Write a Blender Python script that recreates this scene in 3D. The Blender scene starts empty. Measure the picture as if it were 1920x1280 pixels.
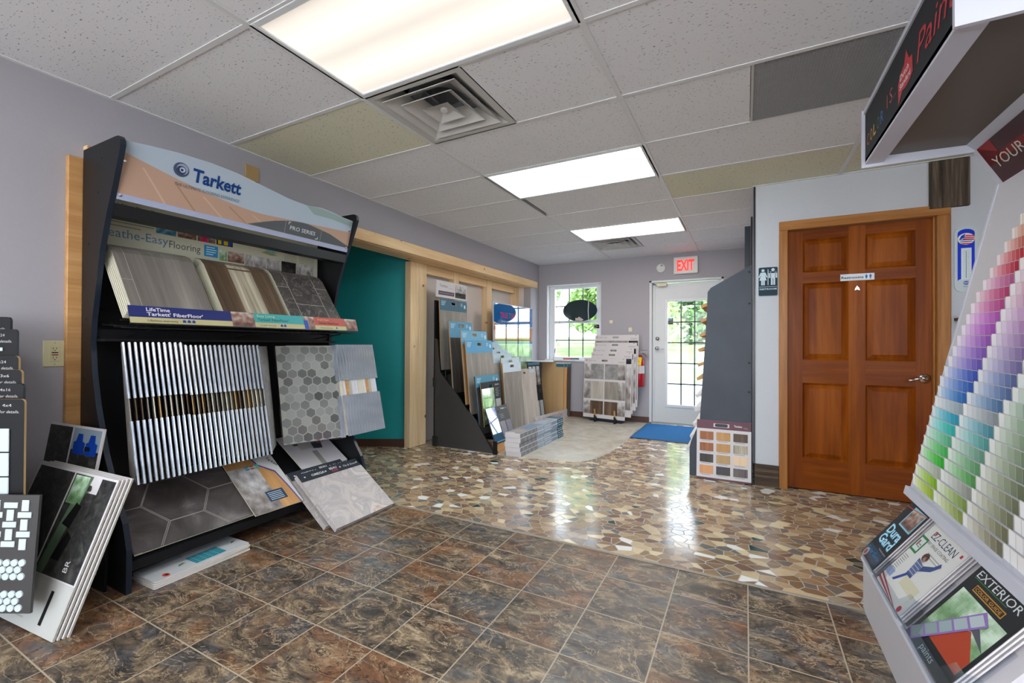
import bpy, math, random
from mathutils import Vector, Matrix, noise as mnoise
random.seed(7)
SC = bpy.context.scene
COL = SC.collection

# ---------------------------------------------------------------- camera
F_PX, PITCH, ROLL, YAW = 831.368, .0061, .0048, .4847
CAM = Vector((2.9928, -1.0853, 1.135))
c_, s_ = math.cos(YAW), math.sin(YAW); cp, sp = math.cos(PITCH), math.sin(PITCH)
R0 = Vector((c_, s_, 0)); FW = Vector((-s_*cp, c_*cp, sp)); U0 = Vector((s_*sp, -c_*sp, cp))
XC = R0*math.cos(ROLL)+U0*math.sin(ROLL); YC = U0*math.cos(ROLL)-R0*math.sin(ROLL)
cam = bpy.data.cameras.new('camera'); cam.sensor_width = 36; cam.lens = F_PX/1920*36
cam.clip_start = .03; cam.clip_end = 400
co = bpy.data.objects.new('camera', cam); COL.objects.link(co)
m = Matrix((XC, YC, -FW)).transposed().to_4x4(); m.translation = CAM
co.matrix_world = m; SC.camera = co

# ---------------------------------------------------------------- world, sun, exposure
SC.view_settings.view_transform = 'Standard'; SC.view_settings.look = 'None'
SC.view_settings.exposure = 1.12; SC.view_settings.gamma = 1
w = bpy.data.worlds.new('sky'); SC.world = w; w.use_nodes = True
nt = w.node_tree; nt.nodes.clear()
wo = nt.nodes.new('ShaderNodeOutputWorld'); bg = nt.nodes.new('ShaderNodeBackground')
tc = nt.nodes.new('ShaderNodeTexCoord'); sx = nt.nodes.new('ShaderNodeSeparateXYZ'); cr = nt.nodes.new('ShaderNodeValToRGB')
cr.color_ramp.elements[0].position = .0; cr.color_ramp.elements[0].color = (.92, .96, 1.0, 1)
cr.color_ramp.elements[1].position = .7; cr.color_ramp.elements[1].color = (.60, .76, 1.0, 1)
nt.links.new(tc.outputs['Generated'], sx.inputs[0]); nt.links.new(sx.outputs['Z'], cr.inputs[0])
nt.links.new(cr.outputs[0], bg.inputs[0]); bg.inputs[1].default_value = 3.8
nt.links.new(bg.outputs[0], wo.inputs[0])
sl = bpy.data.lights.new('sun', 'SUN'); sl.energy = 3.2; sl.angle = .02; sl.color = (1, .95, .86)
so = bpy.data.objects.new('sun', sl); COL.objects.link(so)
so.rotation_euler = Vector((-.6, .35, -1.2)).to_track_quat('-Z', 'Y').to_euler(); so.location = (6, -4, 8)
LAMP = .62          # radiance of the lit ceiling diffusers

# ---------------------------------------------------------------- materials
def lin(c):
    if isinstance(c, str): c = tuple(int(c[i:i+2], 16)/255 for i in (0, 2, 4))
    return tuple((x/12.92 if x <= .04045 else ((x+.055)/1.055)**2.4) for x in c)
class NT:
    def __init__(s, name, rough=.5, metal=0.):
        s.m = bpy.data.materials.new(name); s.m.use_nodes = True; s.t = s.m.node_tree
        s.b = s.t.nodes['Principled BSDF']; s.b.inputs['Roughness'].default_value = rough; s.b.inputs['Metallic'].default_value = metal
        s.coord = None
    def n(s, k, **kw):
        x = s.t.nodes.new('ShaderNode'+k)
        for a, b in kw.items(): setattr(x, a, b)
        return x
    def set(s, sock, v):
        if v is None: return
        if hasattr(v, 'links') or hasattr(v, 'is_output'): s.t.links.new(v, sock)
        else:
            if isinstance(v, (tuple, list)) and len(v) == 3 and sock.type == 'RGBA': v = (*v, 1)
            sock.default_value = v
    def obj(s, scale=(1, 1, 1), rot=(0, 0, 0), loc=(0, 0, 0)):
        if s.coord is None: s.coord = s.n('TexCoord').outputs['Object']
        mp = s.n('Mapping'); mp.inputs['Scale'].default_value = scale; mp.inputs['Rotation'].default_value = rot; mp.inputs['Location'].default_value = loc
        s.t.links.new(s.coord, mp.inputs[0]); return mp.outputs[0]
    def math(s, op, a, b=None, c=None):
        x = s.n('Math', operation=op); s.set(x.inputs[0], a); s.set(x.inputs[1], b); s.set(x.inputs[2], c); return x.outputs[0]
    def vmath(s, op, a, b=None):
        x = s.n('VectorMath', operation=op); s.set(x.inputs[0], a); s.set(x.inputs[1], b); return x.outputs[0]
    def mix(s, f, a, b, mode='MIX'):
        x = s.n('Mix', data_type='RGBA', blend_type=mode); s.set(x.inputs[0], f); s.set(x.inputs[6], a); s.set(x.inputs[7], b); return x.outputs[2]
    def noise(s, v, scale, detail=4, rough=.5, dist=0):
        x = s.n('TexNoise'); s.set(x.inputs['Vector'], v); x.inputs['Scale'].default_value = scale; x.inputs['Detail'].default_value = detail
        x.inputs['Roughness'].default_value = rough; x.inputs['Distortion'].default_value = dist; return x.outputs[0]
    def vor(s, v, scale, feature='F1', out='Color'):
        x = s.n('TexVoronoi', feature=feature); s.set(x.inputs['Vector'], v); x.inputs['Scale'].default_value = scale; return x.outputs[out]
    def ramp(s, f, stops, interp='LINEAR'):
        x = s.n('ValToRGB'); r = x.color_ramp; r.interpolation = interp
        while len(r.elements) < len(stops): r.elements.new(.5)
        for e, (p, c) in zip(r.elements, stops):
            e.position = p; e.color = (*lin(c), 1) if not isinstance(c, float) else (c, c, c, 1)
        s.set(x.inputs[0], f); return x.outputs[0]
    def bump(s, h, strength=.3, dist=.01):
        x = s.n('Bump'); x.inputs['Strength'].default_value = strength; x.inputs['Distance'].default_value = dist; s.set(x.inputs['Height'], h)
        s.t.links.new(x.outputs[0], s.b.inputs['Normal'])
    def out(s, col): s.set(s.b.inputs['Base Color'], col); return s.m
M = {}
def plain(name, c, rough=.5, metal=0, var=0, scale=20, bump=0, emit=None, spec=None):
    k = NT(name, rough, metal); c = lin(c)
    if var:
        f = k.noise(k.obj(), scale, 5)
        k.out(k.mix(f, tuple(x*(1-var) for x in c), tuple(min(1, x*(1+var)) for x in c)))
        if bump: k.bump(f, bump)
    else: k.out(c)
    if spec is not None: k.b.inputs['Specular IOR Level'].default_value = spec
    if emit:
        k.b.inputs['Emission Color'].default_value = (*c, 1); k.b.inputs['Emission Strength'].default_value = emit
    M[name] = k.m; return k.m
def wood(name, c1, c2, c3=None, scale=1., rough=.45, axis=1, knots=False, streak=9, bump=.08, spec=.3):
    k = NT(name, rough); sc = [streak*scale]*3; sc[axis] = .8*scale
    v = k.obj(tuple(sc)); a = k.noise(v, 1.6, 6, .6, .6)
    sc2 = [60*scale]*3; sc2[axis] = 2*scale
    b = k.noise(k.obj(tuple(sc2)), 1.5, 4, .6)
    f = k.math('ADD', k.math('MULTIPLY', a, .75), k.math('MULTIPLY', b, .25))
    col = k.ramp(f, [(.33, c1), (.5, c3 or c2), (.66, c2)])
    if knots:
        d = k.vor(k.obj((1, 1, 1)), 4.6, 'F1', 'Distance')
        col = k.mix(k.ramp(d, [(.0, 1.), (.06, .9), (.11, 0.)]), col, lin('6b4426'))
    k.bump(b, bump, .002); k.b.inputs['Specular IOR Level'].default_value = spec; M[name] = k.out(col); return k.m
def stone(name, cols, scale=4, rough=.45, vein=None, bump=.1):
    k = NT(name, rough); v = k.obj()
    a = k.noise(v, scale, 8, .62, 1.2)
    col = k.ramp(a, [(.3+.4*i/(len(cols)-1), c) for i, c in enumerate(cols)])
    if vein:
        b = k.math('ABSOLUTE', k.math('SUBTRACT', k.noise(v, scale*1.3, 5, .6, 1.5), .5))
        col = k.mix(k.ramp(b, [(0., .8), (.012, 0.)]), col, lin(vein))
    k.bump(a, bump, .004); M[name] = k.out(col); return k.m

plain('wall_paint', 'a3a0a5', .7, var=.03, scale=60, bump=.05)
plain('side_wall_paint', 'c2c5ca', .65, var=.03, scale=60, bump=.05)
plain('recess_paint', 'd6cec8', .7, var=.03, scale=50)
plain('white_trim', 'dde0e2', .35); plain('door_white', 'd2d6d6', .4, var=.02)
plain('teal_paint', '109092', .6, var=.05, scale=6)
plain('brown_base', '4a2c20', .5, var=.2, scale=15)
plain('grid_white', 'd6d6d6', .45); plain('edge_strip', '948b7c', .5); plain('grille_grey', '9c9c9a', .6); plain('filter_dark', '3c3c3c', .9); plain('plenum', '1c1c1c', .9); plain('muntin', '59605f', .5)
plain('diffuser_metal', 'bcbab6', .5); plain('duct_dark', '9a9ca0', .6)
plain('black_laminate', '121316', .45, var=.25, scale=4, spec=.3); plain('charcoal_laminate', '3c3a39', .45, var=.12, scale=5)
plain('slate_laminate', '343b46', .5, var=.3, scale=5)
plain('black_plastic', '0d0d0f', .35); plain('black_edge', '16202e', .3)
plain('almond', 'c9c39a', .4); plain('chrome', 'd8d8d8', .18, 1); plain('steel', 'a0a0a0', .35, 1)
plain('red_paint', 'a80d1c', .25); plain('paper_edge', 'c9c4b2', .8, var=.08, scale=60); plain('foam_edge', 'a8a598', .8, var=.2, scale=120)
plain('white_plastic', 'd8d8d4', .4); plain('cream_plastic', 'd6d0b4', .5)
plain('rubber', '1a1a1a', .8); plain('display_grey', 'c6c2c6', .45, var=.03); plain('display_light', 'c6c8d4', .4); plain('soffit_brown', '5e574e', .45)
plain('mirror_black', '23343a', .12, spec=.5); plain('white_enamel', 'c4d0d2', .25)
plain('white_card', 'cdc8c8', .5); plain('kraft', 'ae8f5f', .7, var=.1)
plain('gravel', '8c8a86', .9, var=.12, scale=.6); plain('asphalt', '9c9a98', .9, var=.05, scale=1)
plain('bark', '4a3a2c', .9, var=.3); plain('siding', 'c9d2da', .7); plain('roof_shingle', '5a5e66', .8, var=.1)
plain('window_dark', '3a4a58', .2); plain('foundation', '77736c', .9)
k = NT('grass', .9); f = k.noise(k.obj(), .35, 8, .7); k.out(k.ramp(f, [(.3, '55762e'), (.5, '789648'), (.7, '9aa870')])); M['grass'] = k.m
for nm, cs in (('leaf_green', ('5d8444', '8fae62', 'b8d090')), ('leaf_pale', ('6f8f58', '98b27a', 'c3d3a6')), ('leaf_dark', ('3f6434', '5c8247', '7f9f62'))):
    k = NT(nm, .8); f = k.noise(k.obj(), 1.2, 4, .7); k.out(k.ramp(f, [(.3, cs[0]), (.5, cs[1]), (.7, cs[2])])); M[nm] = k.m
wood('pine', 'e0bd90', 'f4dcb4', 'ebcca0', .9, .5, 2, knots=True, streak=7); wood('pine_rail', 'deb684', 'f2d6a8', 'e8c494', .9, .5, 1, knots=True, streak=7)
wood('pine_shade', 'b08050', 'c79a62', None, .9, .5, 2, streak=7)
wood('oak_casing', '8a5426', 'b47a40', 'a0682f', 1, .35, 2, streak=16); wood('oak_casing_h', '8a5426', 'b47a40', 'a0682f', 1, .35, 0, streak=16)
wood('door_wood', '642a06', '9c5414', '82400a', .55, .32, 2, streak=9, spec=.14); wood('door_wood_h', '642a06', '985012', '7c3c08', .55, .32, 0, streak=9, spec=.14)
wood('barnwood', '2e261f', '77695c', '54483d', 1.2, .85, 2, streak=24, bump=.5); wood('barnwood_h', '2e241c', '72604e', '4e4034', 1.2, .85, 0, streak=20, bump=.5)
wood('plank_grey', '75706a', 'a49d94', '8b857d', 1, .45, 1, streak=8); wood('plank_pale', '9d968c', 'c9c3b8', 'b4ada3', 1, .5, 1, streak=7)
wood('plank_brown', '3c2f24', '7a6450', '584737', 1, .45, 1, streak=8); wood('plank_white', '6f6658', 'cfc5b2', 'a29884', 1, .5, 1, streak=22, bump=.3)
wood('plank_dark', '2e2a27', '5c544b', '443d37', 1, .45, 1, streak=8); wood('plank_oak', 'a87a48', 'd0a26c', 'bd8d58', 1, .45, 1, streak=10)
wood('plywood', 'b08f64', 'c6a67a', 'bb9a6e', .6, .55, 1, streak=5); wood('plank_red', '7a4020', 'b57540', '985a30', 1.5, .4, 1, streak=16)
wood('vinyl_grey', '5f5a55', '8f8a82', '78726b', .8, .4, 1, streak=5, bump=.03)
wood('board_edge', '8a5f34', 'b78a55', None, 2, .6, 1, streak=10)
stone('slate_sample', ['2d2a29', '47423f', '5d5650'], 5, .4, '8f8a84'); stone('hex_sample', ['3a3532', '575050', '7d7876'], 4, .35)
stone('marble_sample', ['b39a8c', 'c4bcb6', 'aaa3a2', 'cfc8c2', 'b89c8c'], 5, .45, None, .05); stone('vinyl_floor', ['a89f8f', 'bdb6a6', 'cbc6ba'], 5, .22, None, .02)
stone('carpet_photo', ['151515', '2e2e2c', '4c4a46'], 22, .5, None, .0); stone('carpet_fibre', ['202020', '3d3d3c', '5a5a59'], 60, .9, None, .3)
stone('concrete_sample', ['72716f', '8e8d8c', 'a5a4a3'], 10, .5)
k = NT('printed', .5); k.b.inputs['Specular IOR Level'].default_value = .25; a = k.n('Attribute', attribute_name='Col'); k.out(a.outputs['Color']); M['printed'] = k.m
k = NT('printed_matt', .7); k.b.inputs['Specular IOR Level'].default_value = .15; a = k.n('Attribute', attribute_name='Col'); k.out(a.outputs['Color']); M['printed_matt'] = k.m
k = NT('printed_gloss', .04); a = k.n('Attribute', attribute_name='Col'); k.out(a.outputs['Color']); k.b.inputs['Coat Weight'].default_value = 1.; k.b.inputs['Coat Roughness'].default_value = .02; k.b.inputs['Coat IOR'].default_value = 1.55; M['printed_gloss'] = k.m
# clear sleeve plastic; its pale and dark gloss streaks are put into the colour
k = NT('sleeve_plastic', .16, .75); f = k.noise(k.obj((30, 30, 3)), 2, 3); k.out(k.mix(f, (.30, .36, .46), (.85, .88, .92))); M['sleeve_plastic'] = k.m
def glassy(name, tint, gloss, rough=.02):
    mt = bpy.data.materials.new(name); mt.use_nodes = True; t = mt.node_tree; t.nodes.clear()
    o = t.nodes.new('ShaderNodeOutputMaterial'); mx = t.nodes.new('ShaderNodeMixShader'); a = t.nodes.new('ShaderNodeBsdfTransparent'); b = t.nodes.new('ShaderNodeBsdfGlossy')
    a.inputs[0].default_value = (*tint, 1); b.inputs['Roughness'].default_value = rough; mx.inputs[0].default_value = gloss
    t.links.new(a.outputs[0], mx.inputs[1]); t.links.new(b.outputs[0], mx.inputs[2]); t.links.new(mx.outputs[0], o.inputs[0]); M[name] = mt
glassy('window_glass', (.95, .98, .98), .05); glassy('clear_acrylic', (.92, .94, .96), .07, .08)
# lit diffuser: prismatic lens over two tubes
def diffuser(name, c, base, y0):
    k = NT(name, .5); v = k.obj(); s3 = k.n('SeparateXYZ'); k.set(s3.inputs[0], v)
    yy = k.math('SUBTRACT', s3.outputs[1], y0)
    b1 = k.math('ABSOLUTE', k.math('SUBTRACT', k.math('ABSOLUTE', yy), .13))
    tube = k.ramp(b1, [(0., 1.), (.07, .55), (.14, .12)])
    ck = k.n('TexWave', wave_type='BANDS'); k.set(ck.inputs['Vector'], v); ck.inputs['Scale'].default_value = 40
    st = k.math('MULTIPLY', k.math('ADD', k.math('MULTIPLY', tube, .6), .66), k.math('ADD', k.math('MULTIPLY', ck.outputs['Fac'], .12), .94))
    k.out((.8, .8, .8)); k.b.inputs['Emission Color'].default_value = (*c, 1)
    k.set(k.b.inputs['Emission Strength'], k.math('MULTIPLY', st, base)); M[name] = k.m
# ceiling tile
def ceil_mat(name, c):
    k = NT(name, .9); v = k.obj((1, 1, 1))
    a = k.noise(k.obj((60, 140, 60)), 1, 2, .5); b = k.noise(v, 3, 3)
    holes = k.ramp(a, [(.0, 1.), (.31, 1.), (.35, 0.)])
    base = k.mix(b, tuple(x*.95 for x in lin(c)), lin(c))
    f2 = k.noise(v, 260, 2)
    base = k.mix(k.math('MULTIPLY', f2, .25), base, tuple(x*.6 for x in lin(c)))
    k.bump(holes, .3, .002); k.out(k.mix(k.math('MULTIPLY', holes, .75), base, lin('4a4742'))); M[name] = k.m
ceil_mat('ceiling_tile', 'e8e8ea'); ceil_mat('ceiling_tile_cream', 'dedcc4')
# slate look floor tiles
TS, TX, TY = .3083, 1.1544, .4453
k = NT('slate_floor', .3); v = k.obj(); s3 = k.n('SeparateXYZ'); k.set(s3.inputs[0], v)
gx = k.math('DIVIDE', k.math('SUBTRACT', s3.outputs[0], TX), TS); gy = k.math('DIVIDE', k.math('SUBTRACT', s3.outputs[1], TY), TS)
cell = k.n('CombineXYZ'); k.set(cell.inputs[0], k.math('FLOOR', gx)); k.set(cell.inputs[1], k.math('FLOOR', gy))
wn = k.n('TexWhiteNoise', noise_dimensions='3D'); k.set(wn.inputs[0], cell.outputs[0])
off = k.vmath('ADD', v, k.vmath('MULTIPLY', wn.outputs['Color'], (9., 9., 9.)))
offs = k.vmath('MULTIPLY', off, (1., 1.7, 1.))
n1 = k.noise(offs, 7.5, 12, .74, .9); n2 = k.noise(offs, 3.2, 5, .6, .5); n3 = k.noise(off, 60, 3, .7)
col = k.ramp(n1, [(.33, '1c1a18'), (.43, '484139'), (.50, '67594a'), (.57, '8b785e'), (.66, 'bda888')])
rust = k.ramp(k.math('ADD', n2, k.math('MULTIPLY', k.math('SUBTRACT', wn.outputs['Value'], .5), .22)), [(.49, 0.), (.64, .6)])
col = k.mix(rust, col, k.mix(n1, lin('52301c'), lin('b87844')))
n4 = k.noise(k.vmath('ADD', offs, (4., 2., 1.)), 3.6, 6, .6, .6)
col = k.mix(k.ramp(n4, [(.51, 0.), (.63, .55)]), col, k.mix(n1, lin('282c32'), lin('7c868e')))
ve = k.math('ABSOLUTE', k.math('SUBTRACT', k.noise(offs, 4.2, 7, .6, 1.4), .52))
col = k.mix(k.ramp(ve, [(0., .8), (.008, .5), (.014, 0.)]), col, lin('b8a282'))
vd = k.math('ABSOLUTE', k.math('SUBTRACT', k.noise(offs, 6.1, 7, .6, 1.2), .47))
col = k.mix(k.ramp(vd, [(0., .9), (.006, .6), (.012, 0.)]), col, lin('100f0d'))
col = k.mix(k.math('MULTIPLY', n3, .35), col, lin('3a342d'))
def edge(g): 
    fr = k.math('FRACT', g); return k.math('MINIMUM', fr, k.math('SUBTRACT', 1., fr))
e = k.math('MINIMUM', edge(gx), edge(gy)); gr = k.math('LESS_THAN', e, .0085)
col = k.mix(gr, col, lin('a89a84')); hh = k.math('SUBTRACT', k.math('MULTIPLY', n1, .8), k.math('MULTIPLY', gr, .5))
k.bump(hh, .35, .006); k.set(k.b.inputs['Roughness'], k.math('ADD', k.math('MULTIPLY', n1, .25), .22)); M['slate_floor'] = k.out(col)
# broken tile mosaic
k = NT('mosaic_floor', .12); k.b.inputs['Specular IOR Level'].default_value = .8; v = k.obj(); vs = k.vmath('ADD', k.vmath('MULTIPLY', v, (14.5, 19., 0.)), k.vmath('MULTIPLY', k.n('TexNoise').outputs['Color'], (0., 0., 0.)))
sh = k.n('VectorRotate'); k.set(sh.inputs[0], vs); sh.inputs['Angle'].default_value = .5
vc = k.n('TexVoronoi', feature='F1', voronoi_dimensions='2D'); k.set(vc.inputs['Vector'], sh.outputs[0]); vc.inputs['Scale'].default_value = 1; vc.inputs['Randomness'].default_value = 1
ve = k.n('TexVoronoi', feature='DISTANCE_TO_EDGE', voronoi_dimensions='2D'); k.set(ve.inputs['Vector'], sh.outputs[0]); ve.inputs['Scale'].default_value = 1; ve.inputs['Randomness'].default_value = 1
s3 = k.n('SeparateXYZ'); k.set(s3.inputs[0], vc.outputs['Color'])
base = k.ramp(s3.outputs[0], [(0, '866e56'), (.14, '9e8468'), (.28, '937860'), (.40, 'bda584'), (.54, 'd2c0a0'), (.64, 'ab9272'), (.72, '77746f'), (.80, '806454'), (.86, 'e2d2b0'), (.925, 'f2f0ec'), (.965, '24483f'), (.98, 'a9a090')], 'CONSTANT')
g = k.noise(k.vmath('ADD', v, k.vmath('MULTIPLY', vc.outputs['Color'], (5., 5., 5.))), 22, 6, .65, .6)
base = k.mix(.45, base, k.mix(g, lin('5c4e40'), lin('dcd0b8')), 'OVERLAY')
gr = k.ramp(ve.outputs['Distance'], [(0., 1.), (.028, 1.), (.045, 0.)])
col = k.mix(gr, base, lin('a5a29a')); k.bump(k.math('SUBTRACT', k.math('MULTIPLY', g, .2), gr), .15, .002)
k.set(k.b.inputs['Roughness'], k.math('ADD', k.math('MULTIPLY', gr, .4), .14)); M['mosaic_floor'] = k.out(col)
k = NT('mat_blue', .95); f = k.noise(k.obj(), 180, 4, .8); k.bump(f, .8, .004); k.out(k.ramp(f, [(.3, '004a80'), (.7, '1c78b4')])); M['mat_blue'] = k.m

# ---------------------------------------------------------------- mesh building
TXT = {}
def text_geo(s, shear=0., offset=0., res=2):
    key = (s, shear, offset)
    if key in TXT: return TXT[key]
    c = bpy.data.curves.new('lettering', 'FONT'); c.body = s; c.size = 1; c.shear = shear; c.offset = offset; c.resolution_u = res; c.fill_mode = 'FRONT'
    o = bpy.data.objects.new('lettering', c); COL.objects.link(o)
    bpy.context.view_layer.update()
    me = o.evaluated_get(bpy.context.evaluated_depsgraph_get()).to_mesh()
    vs = [tuple(v.co) for v in me.vertices]; fs = [tuple(p.vertices) for p in me.polygons]
    x0 = min(v[0] for v in vs); x1 = max(v[0] for v in vs)
    vs = [(v[0]-x0, v[1], 0) for v in vs]
    bpy.data.objects.remove(o); bpy.data.curves.remove(c)
    TXT[key] = (vs, fs, x1-x0); return TXT[key]
class MB:
    def __init__(s): s.v = []; s.f = []; s.m = []; s.c = []; s.mats = []
    def mi(s, m):
        if m not in s.mats: s.mats.append(m)
        return s.mats.index(m)
    def face(s, pts, m, c=None):
        b = len(s.v); s.v += [tuple(p) for p in pts]; s.f.append(tuple(range(b, b+len(pts)))); s.m.append(s.mi(m)); s.c.append(c); return s
    def add(s, vs, fs, m, c=None):
        b = len(s.v); s.v += [tuple(p) for p in vs]
        for f in fs: s.f.append(tuple(b+i for i in f)); s.m.append(s.mi(m)); s.c.append(c)
        return s
    def box(s, x0, y0, z0, x1, y1, z1, m, c=None):
        x0, x1 = sorted((x0, x1)); y0, y1 = sorted((y0, y1)); z0, z1 = sorted((z0, z1))
        v = [(x0, y0, z0), (x1, y0, z0), (x1, y1, z0), (x0, y1, z0), (x0, y0, z1), (x1, y0, z1), (x1, y1, z1), (x0, y1, z1)]
        return s.add(v, [(0, 3, 2, 1), (4, 5, 6, 7), (0, 1, 5, 4), (1, 2, 6, 5), (2, 3, 7, 6), (3, 0, 4, 7)], m, c)
    def bbox(s, x0, y0, z0, x1, y1, z1, m, r=.004, c=None):      # box with chamfered edges
        v = []; X = (x0, x1); Y = (y0, y1); Z = (z0, z1)
        idx = {}
        for i in (0, 1):
            for j in (0, 1):
                for k2 in (0, 1):
                    a = (X[i]+(r if i == 0 else -r), Y[j]+(r if j == 0 else -r), Z[k2]+(r if k2 == 0 else -r))
                    for ax in range(3):
                        p = list(a); p[ax] = (X, Y, Z)[ax][(i, j, k2)[ax]]; idx[i, j, k2, ax] = len(v); v.append(tuple(p))
        F = []
        g = lambda i, j, k2, ax: idx[i, j, k2, ax]
        for i in (0, 1):
            q = [g(i, 0, 0, 0), g(i, 1, 0, 0), g(i, 1, 1, 0), g(i, 0, 1, 0)]; F.append(q if i else q[::-1])
            q = [g(0, i, 0, 1), g(0, i, 1, 1), g(1, i, 1, 1), g(1, i, 0, 1)]; F.append(q if i else q[::-1])
            q = [g(0, 0, i, 2), g(1, 0, i, 2), g(1, 1, i, 2), g(0, 1, i, 2)]; F.append(q if i else q[::-1])
        for i in (0, 1):
            for j in (0, 1):
                F.append([g(i, j, 0, 0), g(i, j, 1, 0), g(i, j, 1, 1), g(i, j, 0, 1)])
                F.append([g(i, 0, j, 0), g(i, 1, j, 0), g(i, 1, j, 2), g(i, 0, j, 2)])
                F.append([g(0, i, j, 1), g(1, i, j, 1), g(1, i, j, 2), g(0, i, j, 2)])
                for k2 in (0, 1): F.append([g(i, j, k2, 0), g(i, j, k2, 1), g(i, j, k2, 2)])
        return s.add(v, F, m, c)
    def prism(s, poly, vec, m, me=None, c=None):    # poly: 3D points, extruded by vec
        vec = Vector(vec); a = [Vector(p) for p in poly]; b = [p+vec for p in a]; n = len(a)
        s.face(a[::-1], m, c); s.face(b, m, c)
        for i in range(n): s.face([a[i], a[(i+1) % n], b[(i+1) % n], b[i]], me or m, c)
        return s
    def cyl(s, p0, p1, r, m, n=12, r1=None, caps=True, c=None):
        p0 = Vector(p0); p1 = Vector(p1); d = (p1-p0).normalized(); r1 = r if r1 is None else r1
        a = d.orthogonal().normalized(); b = d.cross(a); v = []
        for p, rr in ((p0, r), (p1, r1)):
            for i in range(n): t = 2*math.pi*i/n; v.append(p+(a*math.cos(t)+b*math.sin(t))*rr)
        fs = [(i, (i+1) % n, n+(i+1) % n, n+i) for i in range(n)]
        if caps: fs += [tuple(range(n))[::-1], tuple(range(n, 2*n))]
        return s.add(v, fs, m, c)
    def tube(s, pts, r, m, n=6, c=None):
        for a, b in zip(pts, pts[1:]): s.cyl(a, b, r, m, n, c=c)
        return s
    def lathe(s, prof, o, ax, m, n=20, c=None):    # prof (r, h) along axis ax from o
        o = Vector(o); d = Vector(ax).normalized(); a = d.orthogonal().normalized(); b = d.cross(a); v = []
        for r, h in prof:
            for i in range(n): t = 2*math.pi*i/n; v.append(o+d*h+(a*math.cos(t)+b*math.sin(t))*r)
        fs = [(j*n+i, j*n+(i+1) % n, (j+1)*n+(i+1) % n, (j+1)*n+i) for j in range(len(prof)-1) for i in range(n)]
        return s.add(v, fs, m, c)
    def rect(s, x0, y0, x1, y1, c, L=1, m='printed'):   # printed rectangle in local XY
        z = .0004*L; return s.face([(x0, y0, z), (x1, y0, z), (x1, y1, z), (x0, y1, z)], m, lin(c))
    def poly(s, pts, c, L=1, m='printed'): return s.face([(x, y, .0004*L) for x, y in pts], m, lin(c))
    def disc(s, x, y, r, c, L=1, m='printed', ry=None, n=20):
        return s.poly([(x+r*math.cos(6.28318*i/n), y+(ry or r)*math.sin(6.28318*i/n)) for i in range(n)], c, L, m)
    def patch(s, x0, y0, x1, y1, m, L=1): return s.face([(x0, y0, .0004*L), (x1, y0, .0004*L), (x1, y1, .0004*L), (x0, y1, .0004*L)], m)
    def text(s, t, x, y, size, c, L=2, al='L', shear=0., bold=0., m='printed', w=None, rot=0.):
        vs, fs, wd = text_geo(t, shear, bold); sx = size if w is None else w/wd
        dx = {'L': 0, 'C': -wd*sx/2, 'R': -wd*sx}[al]; cr, sr = math.cos(rot), math.sin(rot)
        pts = [((v[0]*sx+dx), v[1]*size) for v in vs]
        return s.add([(x+a*cr-b*sr, y+a*sr+b*cr, .0004*L) for a, b in pts], fs, m, lin(c))
    def photo(s, x0, y0, x1, y1, kind='room', L=1, nx=18, ny=12, seed=0, m='printed'):
        nx *= 2; ny *= 2
        pal = {'room': [(.80, .80, .80), (.55, .52, .50), (.30, .28, .27)], 'carpet': [(.05, .05, .05), (.22, .21, .2), (.4, .39, .36)],
               'wood': [(.75, .6, .4), (.6, .45, .28), (.4, .3, .2)], 'blue': [(.75, .85, .9), (.3, .5, .6), (.15, .25, .3)],
               'people': [(.75, .72, .68), (.5, .35, .3), (.2, .18, .2)], 'green': [(.8, .88, .8), (.45, .6, .42), (.25, .35, .25)],
               'dark': [(.25, .25, .27), (.12, .12, .13), (.05, .05, .06)], 'lilac': [(.75, .8, .95), (.5, .6, .85), (.6, .35, .7)]}[kind]
        for i in range(nx):
            for j in range(ny):
                f = mnoise.noise(Vector((i*.19+seed*7.1, j*.21, seed*3.3)))*.9+.5; g = mnoise.noise(Vector((i*.55+seed, j*.5, 5)))*.3
                f = min(1.999, max(0, (1-(j/ny))*1.0*.9+f*.9-.2+g)); a, b = pal[int(f)], pal[min(2, int(f)+1)]; t = f-int(f)
                cc = tuple(a[q]*(1-t)+b[q]*t for q in range(3))
                s.rect(x0+(x1-x0)*i/nx, y0+(y1-y0)*j/ny, x0+(x1-x0)*(i+1)/nx, y0+(y1-y0)*(j+1)/ny, cc, L, m)
        return s
    def build(s, name, parent=None, loc=None, **kw):
        me = bpy.data.meshes.new(name); me.from_pydata(s.v, [], s.f)
        for mt in s.mats: me.materials.append(M[mt])
        me.polygons.foreach_set('material_index', s.m)
        if any(c is not None for c in s.c):
            at = me.color_attributes.new('Col', 'FLOAT_COLOR', 'CORNER'); buf = []
            for f, c in zip(s.f, s.c): buf += list((*(c or (.5, .5, .5)), 1))*len(f)
            at.data.foreach_set('color', buf)
        me.update(); o = bpy.data.objects.new(name, me); COL.objects.link(o)
        if parent: o.parent = parent
        if loc is not None:
            if isinstance(loc, Matrix): o.matrix_local = loc
            else: o.location = loc
        if kw: tag(o, **kw)
        return o
def smooth(o):
    for p in o.data.polygons: p.use_smooth = True
    return o
def tag(o, label=None, cat=None, group=None, kind=None):
    if label: o['label'] = label
    if cat: o['category'] = cat
    if group: o['group'] = group
    if kind: o['kind'] = kind
    return o
def thing(name, label, cat, mat=None, group=None):
    o = bpy.data.objects.new(name, None); COL.objects.link(o); o.empty_display_size = .05
    if mat is not None:
        if isinstance(mat, Matrix): o.matrix_world = mat
        else: o.location = mat
    return tag(o, label, cat, group)
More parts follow.
